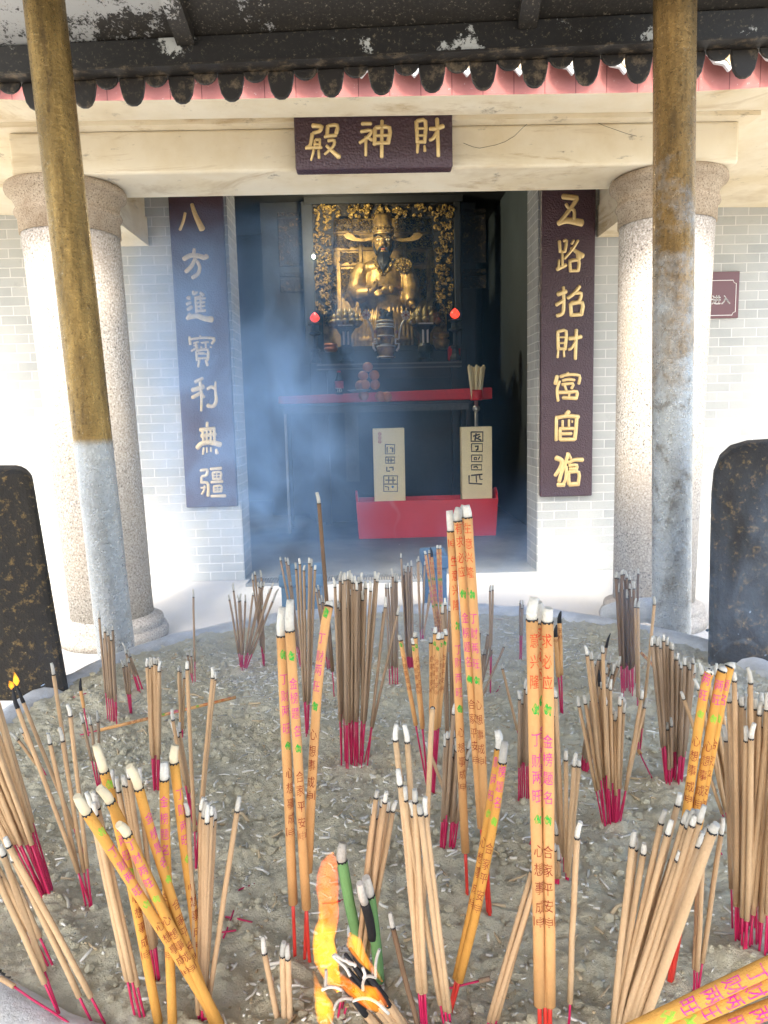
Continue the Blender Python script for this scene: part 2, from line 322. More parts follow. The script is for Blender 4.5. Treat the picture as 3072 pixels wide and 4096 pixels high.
# eave: soffit, fascia, eave tiles, roof
EY = 2.98
def eave_z(x):                               # the eave line rises toward its corners
    z = atY(1400, 388, EY).z
    return z + .075*min(4, max(0, abs(x-.1)-1.05)**2)
XS = [-2.9 + .05*i for i in range(117)]
XS = [x for x in XS if x <= 2.9]
m = MB()
vin = [(max(-1.58, min(1.74, x)), BY-.06, zt_+.02) for x in XS]
vmd = [(x, (BY+EY)/2-.05, (zt_ + eave_z(x))/2 - .03) for x in XS]
vot = [(x, EY, eave_z(x)) for x in XS]
k = len(XS); m.add(vin+vmd+vot, [(i, i+1, k+i+1, k+i) for i in range(k-1)] + [(k+i, k+i+1, 2*k+i+1, 2*k+i) for i in range(k-1)], 0, True)
for sgn, xi, xo in ((1, 1.74, XS[-1]), (-1, -1.58, XS[0])):       # returns along the sides
    ys = [EY + (WY-EY)*i/12 for i in range(13)]
    ze = [eave_z(xo) - .16*min(1, i/6) for i in range(13)]
    m.add([(xi, max(BY-.06, y), zt_+.02) for y in ys] + [(xo, y, z) for y, z in zip(ys, ze)], [(i, i+1, 14+i, 13+i) for i in range(12)], 0, True)
m.box((-1.58, BY-.06, zt_), (1.74, BY+.40, zt_+.05)); m.build('soffit', M['plaster'], hall)
m = MB()
for i in range(k-1):
    a, b = XS[i], XS[i+1]; za, zc = eave_z(a), eave_z(b)
    m.add([(a, EY, za), (b, EY, zc), (b, EY, zc+.19), (a, EY, za+.19), (a, EY+.04, za), (b, EY+.04, zc), (b, EY+.04, zc+.19), (a, EY+.04, za+.19)],
          [(0,1,2,3), (7,6,5,4), (0,4,5,1), (3,2,6,7)])
f = m.build('fascia', M['red_fascia'], hall)
for i in range(29):
    x = -2.73 + i*.196; z = eave_z(x) + .158
    q = [(-.088, .02), (-.088, -.05), (-.055, -.088), (-.02, -.094), (0, -.118), (.02, -.094), (.055, -.088), (.088, -.05), (.088, .02)]
    m = MB(); m.prism([(x+a, EY-.045-.02, z+b) for a, b in q], (0, .02, 0)); e = bevel(m.build('eave_tile', M['eave_border'], hall), .005)
    m = MB(); m.prism([(x+a*.78, EY-.045-.026, z+b*.78-.006) for a, b in q], (0, .01, 0))
    for j in range(7):
        aa = R(-100 + 33*j); m.tube([(x+.012*math.cos(aa), EY-.073, z-.045+.012*math.sin(aa)), (x+.045*math.cos(aa+.3), EY-.076, z-.045+.038*math.sin(aa+.3))], .006, 5)
    m.build('relief', M['eave_tile'], e)
m = MB()
for i in range(k-1):
    a, b = XS[i], XS[i+1]; za, zc = eave_z(a)+.20, eave_z(b)+.20
    m.add([(a, EY-.07, za), (b, EY-.07, zc), (b, WY+.2, zc+.95), (a, WY+.2, za+.95)], [(0,1,2,3)])
m.build('roof', M['roof_tile'], hall)
# columns: slightly fuller at the top and leaning in a little
for xb, xt_, ztop in ((1.422, 1.445, zb-.003), (-1.288, -1.362, zb-.003)):
    cy_ = 3.62; h = ztop-.21
    def lean(mb):
        mb.v = [(v[0] + xb + (xt_-xb)*v[2]/ztop, v[1], v[2]) for v in mb.v]; return mb
    m = MB(); m.lathe([(.001, .11), (.196, .11), (.203, .8), (.210, 1.5), (.215, h), (.001, h)], (0, cy_, 0), 48); c_ = lean(m).build('column', M['granite'], hall)
    m = MB(); m.lathe([(.001, 0), (.255, 0), (.262, .035), (.254, .06), (.236, .068), (.243, .085), (.240, .10), (.216, .112), (.200, .125), (.17, .13)], (0, cy_, 0), 48); lean(m).build('column_base', M['granite'], c_)
    m = MB(); m.lathe([(.2, h-.002), (.222, h), (.222, h+.070), (.230, h+.076), (.236, h+.088), (.231, h+.100), (.224, h+.106), (.227, h+.13), (.238, h+.152), (.252, h+.168), (.262, h+.173), (.265, h+.185), (.263, h+.20), (.256, ztop), (.001, ztop)], (0, cy_, 0), 48)
    lean(m).build('capital', M['capital'], c_)

# ------------------------------------------------------------------ name boards with raised gold characters
def glyph(mb, P, strokes, Y, dep, sc):      # strokes traced in a tile: (width, (x,y), (x,y) ...), optional end width
    for st in strokes:
        w0, w1, pts = st[0], st[1], st[2:]
        q = [atY(*P(*p), Y) for p in pts]
        # smooth and round the ends
        pl = []; n = len(q)
        for i in range(n-1):
            for t in (0, .34, .67): 
                a = q[max(i-1, 0)]; b = q[i]; c = q[i+1]; d = q[min(i+2, n-1)]
                pl.append(.5*((2*b) + (c-a)*t + (2*a-5*b+4*c-d)*t*t + (3*b-a-3*c+d)*t*t*t))
        pl.append(q[-1])
        L = [0]
        for i in range(1, len(pl)): L.append(L[-1] + (pl[i]-pl[i-1]).length)
        r = [(w0 + (w1-w0)*l/max(L[-1], 1e-6))*sc/2 for l in L]
        t0 = (pl[0]-pl[1]).normalized(); t1 = (pl[-1]-pl[-2]).normalized()
        pl = [pl[0]+t0*r[0]*.55, pl[0]+t0*r[0]*.35] + pl + [pl[-1]+t1*r[-1]*.35, pl[-1]+t1*r[-1]*.55]
        r = [r[0]*.25, r[0]*.75] + r + [r[-1]*.75, r[-1]*.25]
        mb.tube(pl, r, 10, 0, True, dep/(max(r)*1.0), (0, -1, 0))
def board(name, label, corners, Y, th, chars, P, sc, cat='sign'):
    q = [atY(x, y, Y) for x, y in corners]
    x0 = (q[0].x+q[3].x)/2; x1 = (q[1].x+q[2].x)/2; z1 = (q[0].z+q[1].z)/2; z0 = (q[2].z+q[3].z)/2
    root = empty(name, ((x0+x1)/2, Y+th, z0), label, cat)
    m = MB(); m.box((x0, Y, z0), (x1, Y+th, z1)); bevel(m.build('panel', M['lacquer'], root), .008)
    for nm, PP, strokes in chars:
        m = MB(); glyph(m, PP, strokes, Y-.001, .007, sc); o = m.build('gold_character', M['gold'], root)
    return root
N1 = tile(1160, 420, 2.5136)
ch = [('a', N1, [(46,44,(228,208),(310,214)), (40,34,(318,212),(300,262),(232,282)), (40,34,(225,290),(205,400),(165,430)),
   (30,30,(258,350),(305,350)), (28,26,(252,355),(246,440)), (26,26,(300,350),(300,440)), (26,24,(240,395),(305,395)), (34,30,(160,432),(318,428)), (30,22,(240,450),(212,555)), (26,30,(288,455),(292,535)),
   (40,34,(380,212),(372,300),(350,322)), (34,40,(385,210),(475,205),(464,285)), (36,36,(365,315),(465,305)), (34,26,(385,360),(445,358),(430,420),(350,495)), (30,48,(368,410),(420,460),(495,525))]),
 ('b', N1, [(34,36,(722,188),(815,188)), (34,34,(715,268),(820,258),(775,330),(700,380)), (34,28,(762,320),(762,510)), (30,36,(785,325),(825,355)),
   (40,40,(855,235),(850,400)), (42,42,(860,230),(1000,230),(985,385)), (30,30,(862,310),(985,305)), (36,36,(865,385),(990,380)), (36,36,(925,160),(922,525))]),
 ('c', N1, [(40,36,(1270,165),(1282,380)), (40,36,(1275,165),(1362,165),(1352,380)), (26,26,(1285,238),(1350,236)), (26,26,(1285,308),(1350,306)), (34,34,(1280,372),(1350,370)), (34,24,(1285,395),(1280,480)), (22,30,(1352,410),(1356,465)),
   (38,46,(1405,240),(1470,238),(1540,212)), (40,36,(1478,140),(1492,515)), (40,34,(1485,260),(1440,335),(1405,352))])]
NB = board('name_board', 'wide dark board with three gold characters over the doorway', [(1171,453),(1809,430),(1812,660),(1185,688)], 3.34, .075, ch, None, .00045)
LA = tile(660, 780, 4.0967); LB = tile(720, 1300, 3.03)
ch = [('a', LA, [(44,46,(330,295),(300,430),(245,570)), (56,100,(440,150),(500,330),(610,560))]),
 ('b', LA, [(52,62,(480,885),(470,980)), (74,80,(310,1050),(420,990),(560,1000),(640,1025),(690,1000)), (62,68,(500,1040),(430,1170),(345,1255)), (52,66,(530,1090),(570,1180),(540,1290),(450,1355))]),
 ('c', LA, [(50,40,(465,1580),(470,1625),(530,1590)), (60,64,(370,1680),(410,1690)), (50,54,(355,1790),(420,1760)), (54,60,(375,1880),(440,1830)), (46,56,(580,1600),(630,1640)), (40,40,(590,1660),(500,1680)), (42,46,(500,1670),(520,1920)), (40,40,(585,1640),(590,1890)),
    (36,40,(510,1700),(660,1690)), (34,40,(515,1765),(650,1755)), (36,40,(515,1830),(650,1815)), (46,50,(520,1900),(660,1890)), (60,60,(415,1950),(365,2030)), (70,100,(380,2010),(520,1980),(640,2020),(770,2040))]),
 ('d', LB, [(30,36,(115,145),(125,235)), (28,34,(120,175),(270,155),(415,165),(385,225)), (24,26,(245,130),(250,165)), (22,24,(165,220),(225,205)), (22,24,(170,250),(215,245)), (24,26,(195,210),(200,270)), (26,30,(215,270),(140,315)), (20,24,(255,215),(345,208)), (24,24,(310,215),(315,275)), (22,26,(250,268),(262,268)), (22,24,(365,265),(380,270)),
    (32,34,(200,320),(208,430)), (34,36,(205,310),(335,300),(335,425)), (20,20,(215,350),(330,350)), (18,18,(230,338),(295,338)), (26,28,(210,405),(330,400)), (34,30,(235,430),(220,505)), (34,36,(315,430),(335,490))]),
 ('e', LB, [(40,44,(275,645),(185,690)), (54,58,(150,790),(220,770),(285,745)), (40,30,(245,690),(262,880),(258,1040)), (44,46,(255,820),(150,880)), (36,40,(262,830),(290,875)), (40,44,(335,775),(380,750),(425,770)), (24,52,(430,690),(430,800),(440,920),(400,985),(335,975))]),
 ('f', LB, [(34,40,(330,1180),(330,1230)), (48,48,(245,1270),(420,1255)), (36,36,(275,1270),(285,1400)), (28,28,(325,1250),(325,1400)), (28,28,(372,1250),(375,1400)), (34,34,(415,1265),(420,1400)), (50,50,(260,1345),(430,1320)), (56,70,(210,1490),(260,1440),(360,1420),(490,1450)), (28,30,(290,1490),(280,1565)), (24,26,(325,1485),(330,1545)), (24,26,(375,1485),(378,1535)), (36,48,(440,1510),(448,1555))]),
 ('g', LB, [(38,38,(250,1765),(330,1755),(320,1820),(270,1835)), (34,34,(262,1845),(262,1915)), (36,40,(262,1910),(325,1910),(345,1960),(340,2070)), (24,24,(255,1975),(315,1965)), (30,30,(300,1950),(290,2010),(265,2050)),
    (38,40,(370,1745),(500,1735)), (32,32,(398,1790),(405,1870)), (32,32,(398,1790),(495,1785),(490,1865)), (18,18,(445,1795),(447,1860)), (18,18,(400,1825),(490,1822)), (32,34,(400,1865),(490,1862)), (36,40,(380,1905),(515,1895)),
    (30,30,(412,1960),(412,2020)), (30,30,(410,1955),(500,1950),(500,2015)), (18,18,(455,1955),(455,2015)), (18,18,(412,1988),(500,1985)), (30,32,(410,2020),(505,2015)), (36,42,(380,2075),(550,2070))])]
board('couplet_board', 'tall couplet board left of the doorway, half lost in blue smoke', [(661,742),(881,739),(956,2027),(752,2030)], WY-.045, .04, [(a, P, [(q[0]*(1 if P is LB else .74), q[1]*(1 if P is LB else .74))+q[2:] for q in st]) for a, P, st in ch], None, .00054)
RA = tile(2160, 740, 3.16); RB = tile(2160, 1420, 3.814)
ch = [('a', RA, [(70,66,(290,145),(380,155),(470,165)), (54,48,(470,170),(420,250),(330,370),(240,480)), (40,46,(330,240),(360,290),(430,320),(430,430)), (64,92,(230,485),(330,450),(430,460),(530,480))]),
 ('b', RA, [(44,40,(245,710),(255,850)), (40,40,(300,710),(335,705),(315,840)), (36,36,(260,845),(320,840)), (34,34,(280,850),(285,1040)), (30,30,(240,950),(230,1060)), (52,46,(215,1065),(330,1010)), (34,34,(425,700),(400,745)), (36,34,(480,700),(420,800),(310,930)), (34,70,(390,800),(470,850),(540,900)), (40,40,(375,950),(385,1095)), (44,44,(380,960),(490,955),(480,1085)), (40,40,(385,1085),(485,1080)), (44,60,(470,850),(490,940))]),
 ('c', RA, [(60,56,(225,1380),(330,1345)), (40,52,(295,1290),(300,1500),(285,1620),(215,1650)), (50,44,(205,1515),(310,1450)), (50,46,(500,1280),(430,1370),(350,1430)), (46,50,(440,1370),(520,1370),(490,1470),(400,1490)), (50,48,(385,1500),(395,1650)), (54,54,(390,1500),(535,1490),(520,1640)), (50,50,(390,1645),(525,1635))]),
 ('d', RA, [(44,42,(225,1850),(230,2080)), (44,44,(225,1855),(330,1850),(315,2080)), (26,26,(235,1925),(315,1925)), (26,26,(235,2000),(315,1995)), (40,40,(230,2070),(315,2070)), (30,34,(230,2090),(222,2180)), (28,30,(300,2095),(305,2170)), (54,54,(370,1940),(440,1935),(520,1915)), (46,44,(460,1830),(445,2200)), (42,38,(450,1980),(400,2060),(360,2080))]),
 ('e', RB, [(50,54,(260,320),(235,440)), (44,40,(310,330),(430,300),(600,315),(590,440)), (40,40,(425,270),(420,310)), (40,40,(345,390),(440,370),(525,385)), (44,40,(340,450),(500,435),(480,510)), (36,36,(375,460),(400,540)), (40,40,(300,400),(260,530),(275,700)), (50,46,(270,570),(410,570),(560,560),(550,660)), (50,50,(350,650),(560,660)), (30,30,(450,580),(440,640))]),
 ('f', RB, [(56,60,(440,860),(400,910)), (54,56,(245,960),(420,930),(590,945)), (46,44,(250,970),(245,1300)), (50,54,(560,960),(545,1150),(530,1285)), (34,34,(345,1000),(345,1110)), (34,34,(440,990),(440,1100)), (24,24,(490,1000),(490,1030)), (46,46,(300,1125),(510,1120)), (46,46,(305,1140),(305,1290)), (46,46,(300,1200),(480,1200)), (52,52,(310,1290),(530,1285))]),
 ('g', RB, [(70,46,(245,1570),(330,1610),(320,1700),(230,1840)), (50,50,(430,1500),(390,1640),(330,1790),(290,1930)), (40,40,(440,1520),(470,1580)), (46,60,(430,1650),(520,1600),(650,1600)), (44,44,(400,1700),(390,1900),(330,1990)), (60,56,(270,1980),(370,1980)), (44,44,(445,1690),(560,1680),(545,1770)), (50,50,(430,1780),(440,1970)), (46,46,(430,1790),(590,1790),(580,1970)), (60,60,(450,1975),(590,1965)), (44,44,(450,1740),(540,1735))])]
board('couplet_board', 'tall couplet board right of the doorway, dark maroon with seven gold characters', [(2167,725),(2387,722),(2367,1982),(2160,1990)], WY-.045, .04, ch, None, .00052)

def text_mesh(body, font_res=2):
    cu = bpy.data.curves.new('t', 'FONT'); cu.body = body; cu.size = 1; cu.resolution_u = font_res; cu.align_x = 'CENTER'
    o = bpy.data.objects.new('t', cu); COL.objects.link(o)
    me = bpy.data.meshes.new_from_object(o.evaluated_get(bpy.context.evaluated_depsgraph_get()))
    bpy.data.objects.remove(o); bpy.data.curves.remove(cu); return me
# fire notice half hidden behind the right column
Q6 = tile(2072, 600, 1.475); SY = WY-.02
a = atY(*Q6(1310, 715), SY); b = atY(*Q6(1300, 990), SY)
sx1, sz1, sz0 = (a.x+b.x)/2, a.z, b.z; sx0 = sx1 - .62
sg = empty('wall_sign', ((sx0+sx1)/2, SY+.015, sz0), 'small maroon notice sign on the brick wall, half behind the right column', 'sign')
m = MB(); m.box((sx0, SY, sz0), (sx1, SY+.018, sz1)); bevel(m.build('panel', M['sign_brown'], sg), .004)
m = MB(); t_ = .0035; ix0, ix1, iz0, iz1 = sx0+.02, sx1-.022, sz0+.018, sz1-.055
for (p, q) in (((ix0+.02, iz0), (ix1-.02, iz0)), ((ix0+.02, iz1), (ix1-.02, iz1))): m.box((p[0], SY-.002, p[1]-t_/2), (q[0], SY+.002, q[1]+t_/2))
for x in (ix0, ix1): m.box((x-t_/2, SY-.002, iz0+.02), (x+t_/2, SY+.002, iz1-.02))
for x, z, a0 in ((ix0, iz0, 0), (ix1, iz0, 90), (ix1, iz1, 180), (ix0, iz1, 270)):
    m.tube([(x+.02*math.cos(R(a0+t)), SY-.0005, z+.02*math.sin(R(a0+t))) for t in range(0, 91, 15)], t_/2, 4, 0, True, 1, (0, -1, 0))
m.build('border_line', M['sign_line'], sg)
me = text_mesh('火进入'); cpos = atY(*Q6(1250, 905), SY); ts = .062
m = MB(); xm = max(v.co.x for v in me.vertices)
for dx, dz in ((0, 0), (.0015, 0), (-.0015, 0), (0, .0015), (0, -.0015)):
    m.add([(cpos.x+(v.co.x-xm)*ts+dx, SY-.0025-abs(dx)*.1-abs(dz)*.2, cpos.z+v.co.y*ts+dz) for v in me.vertices], [list(p.vertices) for p in me.polygons])
m.build('lettering', M['sign_line'], sg, fix=False)

# ------------------------------------------------------------------ inside the hall: shrine, deity, altar tables, offerings
def Zt(x, y, Y): return atY(*ZT(x, y), Y)
def Ht(x, y, Y): return atY(*H_(x, y), Y)
def Gt(x, y, Y): return atY(*G_(x, y), Y)
SY_ = 8.45
zfl = Zt(815, 1420, 8.0).z
shrine = empty('altar_shrine', (Zt(815, 1420, 8.5).x, 8.6, 0), 'carved gilt shrine with dark fretwork sides behind the bearded figure', 'shrine')
m = MB(); a = Zt(60, 1420, 8.1); b = Zt(1560, 1420, 8.1); m.box((a.x, 7.75, 0.004), (b.x, 9.2, a.z)); m.build('plinth', M['wood_dark'], shrine)
a = Zt(235, 1410, SY_); b = Zt(1420, 120, SY_)
m = MB(); m.box((a.x, SY_, a.z), (b.x, SY_+.06, b.z)); m.build('back_panel', M['antique'], shrine)
def carve(mb, x0, x1, y0, y1, Y, n, rr, mi=0):
    for i in range(n):
        cx = random.uniform(x0, x1); cy = random.uniform(y0, y1); a0 = random.uniform(0, 6.28); R0 = random.uniform(14, 30); sg = random.choice((-1, 1))
        pts = []
        for k in range(7):
            t = k/6; r = R0*(1-.75*t); an = a0 + sg*t*4.6
            pts.append(Zt(cx+r*math.cos(an), cy+r*math.sin(an), Y - .02*t - random.uniform(0, .008)))
        mb.tube(pts, [rr*(.6+.6*math.sin(math.pi*(k+.7)/7)) for k in range(7)], 5, mi)
for (x0, y0, x1, y1, nn) in ((400, 470, 565, 555, 14), (1055, 470, 1225, 555, 14), (410, 630, 520, 900, 26), (1120, 630, 1225, 920, 26), (290, 800, 350, 1050, 16), (1305, 790, 1375, 1060, 16), (340, 300, 560, 410, 26), (1050, 300, 1290, 410, 26), (345, 150, 700, 250, 34), (930, 130, 1280, 250, 34), (640, 340, 700, 400, 6), (920, 340, 980, 400, 6), (290, 600, 350, 750, 9), (1290, 600, 1350, 750, 9), (250, 1060, 340, 1180, 8), (1320, 1060, 1410, 1180, 8)):
    m = MB(); p = Zt(x0-6, y1+6, SY_-.008); q = Zt(x1+6, y0-6, SY_-.008); m.box((p.x, SY_-.008, p.z), (q.x, SY_-.001, q.z), 0); carve(m, x0, x1, y0, y1, SY_-.012, nn, .010, 1)
    m.build('carved_panel', [M['gilt'], M['gilt']], shrine)
for (x0, y0, x1, y1) in ((370, 440, 392, 1180), (1240, 440, 1262, 1180), (330, 425, 1310, 452), (380, 575, 1250, 600), (575, 360, 605, 600), (1010, 360, 1040, 600), (250, 1085, 1410, 1110), (345, 255, 1280, 280)):
    m = MB(); p = Zt(x0, y1, SY_-.02); q = Zt(x1, y0, SY_-.02); m.box((p.x, SY_-.028, p.z), (q.x, SY_-.0005, q.z)); bevel(m.build('gilt_moulding', M['antique'], shrine), .006)
for xl, xr in (((130, 330), (180, 300)), ((1500, 1300), (1470, 1335))):
    m = MB(); yy = list(range(240, 1060, 20))
    edge = [(xl[1] + (xr[1]-xl[1])*((y-240)/820) + 9*math.sin(y/23.), y) for y in yy]
    if xl[0] < 800: poly = [(xl[0], 240)] + edge + [(xl[0]+8, 1050)]
    else: poly = [(xl[0], 240)] + edge + [(xl[0]-8, 1050)]
    m.prism([Zt(x, y, 8.02) for x, y in poly], (0, .03, 0), 0)
    for y in range(270, 1040, 44):
        t = (y-240)/820; xa = min(xl[0], xl[1]+(xr[1]-xl[1])*t)+14; xb = max(xl[0], xl[1]+(xr[1]-xl[1])*t)-14
        if xb > xa: carve(m, xa, xb, y, y+40, 8.0, 5, .011, 1)
    m.build('fretwork_side', [M['carved_dark'], M['gilt']], shrine)
m = MB(); m.prism([Zt(x, y, 8.0) for x, y in [(120, -10), (1510, -10), (1510, 240), (1300, 255), (1280, 130)] + [(1280-x, 118+14*math.sin(x/36.)) for x in range(0, 950, 18)] + [(330, 130), (320, 255), (125, 240)]], (0, .03, 0))
carve(m, 130, 1500, 5, 110, 7.98, 90, .012, 1); carve(m, 140, 310, 120, 240, 7.98, 14, .011, 1); carve(m, 1310, 1490, 120, 240, 7.98, 14, .011, 1)
m.build('fretwork_valance', [M['carved_dark'], M['gilt']], shrine)
for x0, x1 in ((60, 118), (1512, 1562)):
    m = MB(); p = Zt(x0, 1420, 8.0); q = Zt(x1, -30, 8.0); m.box((p.x, 7.97, p.z), (q.x, 8.07, q.z)); bevel(m.build('frame_post', M['wood_dark'], shrine), .008)
m = MB(); p = Zt(40, -60, 8.0); q = Zt(1580, -25, 8.0); m.box((p.x, 7.95, q.z), (q.x, 8.1, p.z)); m.build('frame_head', M['wood_dark'], shrine)
for sgn, x0, x1 in ((-1, -330, 55), (1, 1568, 1900)):
    m = MB(); p = Zt(x0, 1420, 8.1); q = Zt(x1, -30, 8.1); xa, xb = max(p.x, -1.74), min(q.x, 1.20)
    m.box((xa, 8.1, .004), (xb, 8.14, q.z)); sc_ = m.build('side_screen', M['wood_dark'], shrine)
    xm0, xm1 = (xb-.30, xb-.02) if sgn < 0 else (xa+.03, xa+.28)
    for y0, y1 in ((70, 110), (130, 600), (660, 700), (720, 850)):
        m = MB(); u = Zt(0, y1, 8.1).z; v = Zt(0, y0, 8.1).z; m.box((xm0, 8.085, u), (xm1, 8.0995, v)); bevel(m.build('screen_panel', M['carved_dark'], sc_), .01)
bl = empty('wall_lamp', Zt(132, 510, 7.95), 'small lit greenish lamp beside the left fretwork', 'lamp')
m = MB(); p = Zt(132, 505, 7.93); m.ball(p, .017, 8, 0, 1, 1, 1.3); m.build('bulb', M['bulb'], bl)
m = MB(); m.lathe([(.001, .05), (.012, .05), (.02, .03), (.022, .02), (.001, .02)], p, 12); m.build('lamp_holder', M['steel'], bl)
ll = bpy.data.lights.new('shrine_light', 'POINT'); ll.energy = 13; ll.color = (1, .86, .58); ll.shadow_soft_size = .08  # added warm fill for the statue, set well forward of the lamp's bulb
lo = bpy.data.objects.new('shrine_light', ll); COL.objects.link(lo); lo.location = Zt(150, 480, 7.3) + Vector((.12, 0, .25)); lo.parent = None

# ---- deity: seated robed figure, one continuous body
YS = 7.98
def zx(x, y, dY=0): return Zt(x, y, YS+dY)
deity = empty('deity_statue', Zt(815, 1420, YS), 'gilded seated deity statue with long black beard and winged official hat', 'statue')
U = 1/2.44/FPX*YS            # metres per tile pixel
def build_body():
    m = MB()
    for (cx, cy, rx, ry, rz) in ((815, 760, 190, 125, 210), (815, 620, 215, 110, 90), (815, 950, 235, 150, 200), (815, 1180, 290, 200, 190), (815, 1340, 330, 220, 110), (815, 505, 66, 62, 60)):
        c = zx(cx, cy); m.ball((c.x, c.y, c.z), 1*U, 14, 0, rx, ry, rz)
    def arm(pts, rr):
        m.tube([zx(x, y, d) for x, y, d in pts], [r*U for r in rr], 14)
    arm([(625, 590, 0), (570, 700, -.02), (545, 850, -.08), (600, 880, -.16), (690, 850, -.22)], [70, 82, 88, 78, 50])     # right sleeve (left in the photograph)
    arm([(1005, 590, 0), (1060, 700, -.02), (1085, 840, -.06), (1075, 930, -.13), (1085, 960, -.18)], [70, 82, 90, 80, 55])
    arm([(525, 800, -.05), (500, 900, -.06), (520, 1000, -.05)], [50, 55, 20]); arm([(1110, 830, -.05), (1135, 910, -.06), (1110, 1010, -.05)], [50, 58, 20])
    # hands: palm, four fingers and a thumb each
    m.tube([zx(690, 850, -.22), zx(735, 805, -.25), zx(742, 770, -.25)], [26*U, 26*U, 20*U], 10)
    for i, (dx, L) in enumerate(((-16, 58), (-4, 68), (8, 66), (20, 52))):
        m.tube([zx(738+dx, 785, -.25), zx(742+dx, 785-L*.55, -.262), zx(748+dx, 785-L, -.258)], [8.5*U, 7.5*U, 5*U], 8)
    m.tube([zx(720, 800, -.255), zx(706, 770, -.27), zx(716, 745, -.275)], [9*U, 8*U, 5*U], 8)
    m.tube([zx(1085, 960, -.18), zx(1110, 985, -.22)], [30*U, 24*U], 10)
    for i, (dx, dy) in enumerate(((-22, 34), (-8, 42), (8, 40), (22, 30))): m.tube([zx(1105+dx*.6, 985, -.22), zx(1108+dx, 985+dy*.6, -.24), zx(1108+dx*1.1, 985+dy, -.225)], [9*U, 8*U, 5*U], 8)
    m.tube([zx(1085, 975, -.23), zx(1070, 990, -.25), zx(1072, 1008, -.25)], [9*U, 8*U, 5*U], 8)
    # head, nose, brow, cheeks, ears
    c = zx(812, 385); m.ball(c, U, 16, 0, 92, 96, 112)
    c = zx(812, 445, -.02); m.ball(c, U, 12, 0, 66, 70, 60)
    m.tube([zx(812, 320, -.108), zx(812, 350, -.118), zx(812, 382, -.134)], [9*U, 12*U, 17*U], 8)
    for sg in (-1, 1):
        m.ball(zx(812+sg*15, 385, -.112), U, 8, 0, 11, 12, 10)
        m.tube([zx(812+sg*20, 312, -.106), zx(812+sg*52, 300, -.097), zx(812+sg*78, 318, -.072)], [7*U, 9*U, 6*U], 6)
        m.ball(zx(812+sg*48, 372, -.082), U, 8, 0, 28, 20, 22)
        m.ball(zx(812+sg*96, 385, .01), U, 8, 0, 14, 26, 46)
    # robe folds
    for sg in (-1, 1):
        for k in range(6):
            x = 815 + sg*(60+40*k); m.tube([zx(x, 990, -.15+.012*k), zx(x+sg*14, 1120, -.205+.014*k), zx(x+sg*22, 1390, -.23+.02*k)], [9*U, 15*U, 20*U], 8)
        for k in range(4): m.tube([zx(815+sg*(200+14*k), 620+20*k, -.10+.01*k), zx(815+sg*(235+10*k), 740+10*k, -.105), zx(815+sg*(225-10*k), 870, -.15)], [5*U, 10*U, 6*U], 6)
    o = m.build('body', M['antique'], deity)
    r = o.modifiers.new('join', 'REMESH'); r.mode = 'VOXEL'; r.voxel_size = .0085; r.use_smooth_shade = True
    sm_ = o.modifiers.new('smooth', 'SMOOTH'); sm_.factor = .5; sm_.iterations = 3
build_body()
# face paint sits on the head: lighter skin, eyes, lips
for sg in (-1, 1):
    m = MB(); m.ball(zx(812+sg*43, 337, -.098), U, 8, 0, 21, 7, 8.5); e = m.build('eye', M['cream_wood'], deity)
    m = MB(); m.ball(zx(812+sg*42, 338, -.1035), U, 8, 0, 8, 4, 7); m.build('pupil', M['beard'], e)
    m = MB(); m.tube([zx(812+sg*18, 305, -.116), zx(812+sg*52, 290, -.107), zx(812+sg*84, 312, -.074)], [3*U, 6*U, 3*U], 6); m.build('eyebrow', M['beard'], deity)
m = MB(); m.ball(zx(812, 428, -.112), U, 8, 0, 22, 9, 10); m.build('lip', M['lip'], deity)
m = MB()
for sg in (-1, 1): m.tube([zx(812+sg*4, 406, -.122), zx(812+sg*30, 414, -.112), zx(812+sg*50, 450, -.09), zx(812+sg*52, 490, -.085)], [8*U, 11*U, 10*U, 4*U], 8)
for sg in (-1, 1): m.tube([zx(812+sg*88, 360, -.03), zx(812+sg*86, 430, -.045), zx(812+sg*60, 485, -.075)], [9*U, 12*U, 14*U], 8)
for k in range(9):
    t = (k-4)/4; m.tube([zx(812+t*44, 462+6*abs(t), -.105+.02*abs(t)), zx(812+t*46, 540, -.135+.02*abs(t)), zx(812+t*26, 610-20*abs(t), -.145), zx(812+t*6, 668-30*abs(t), -.14)], [13*U, 17*U, 13*U, 3*U], 8)
m.build('beard', M['beard'], deity)
hat = MB(); c = zx(812, 290)
hat.lathe([(96*U, -8*U), (100*U, 6*U), (97*U, 52*U), (84*U, 62*U), (82*U, 70*U), (84*U, 145*U), (70*U, 172*U), (30*U, 180*U), (.001, 182*U)], (c.x, c.y-.005, c.z), 40, 0, 1, 1.02)
h_ = hat.build('hat', M['antique'], deity)
hat = MB()
for k in range(9): aa = R(200 + 17.5*k); hat.ball((c.x+101*U*math.cos(aa), c.y-.005+103*U*math.sin(aa), c.z+34*U), 12*U, 6)
hat.lathe([(99*U, 2*U), (104*U, 6*U), (99*U, 11*U)], (c.x, c.y-.005, c.z), 40); hat.lathe([(97*U, 56*U), (101*U, 61*U), (86*U, 67*U)], (c.x, c.y-.005, c.z), 40); hat.build('hat_band', M['gilt'], h_)
for sg in (-1, 1):
    m = MB(); top = [(905, 300), (960, 318), (1020, 325), (1080, 312), (1115, 275), (1160, 262), (1205, 290), (1170, 330), (1100, 352), (1000, 358), (905, 340)]
    m.prism([zx(812 + sg*(x-812), y, -.01) for x, y in top], (0, .022, 0)); bevel(m.build('hat_wing', M['antique'], h_), .006, 3)
m = MB(); c = zx(1005, 585, -.135)
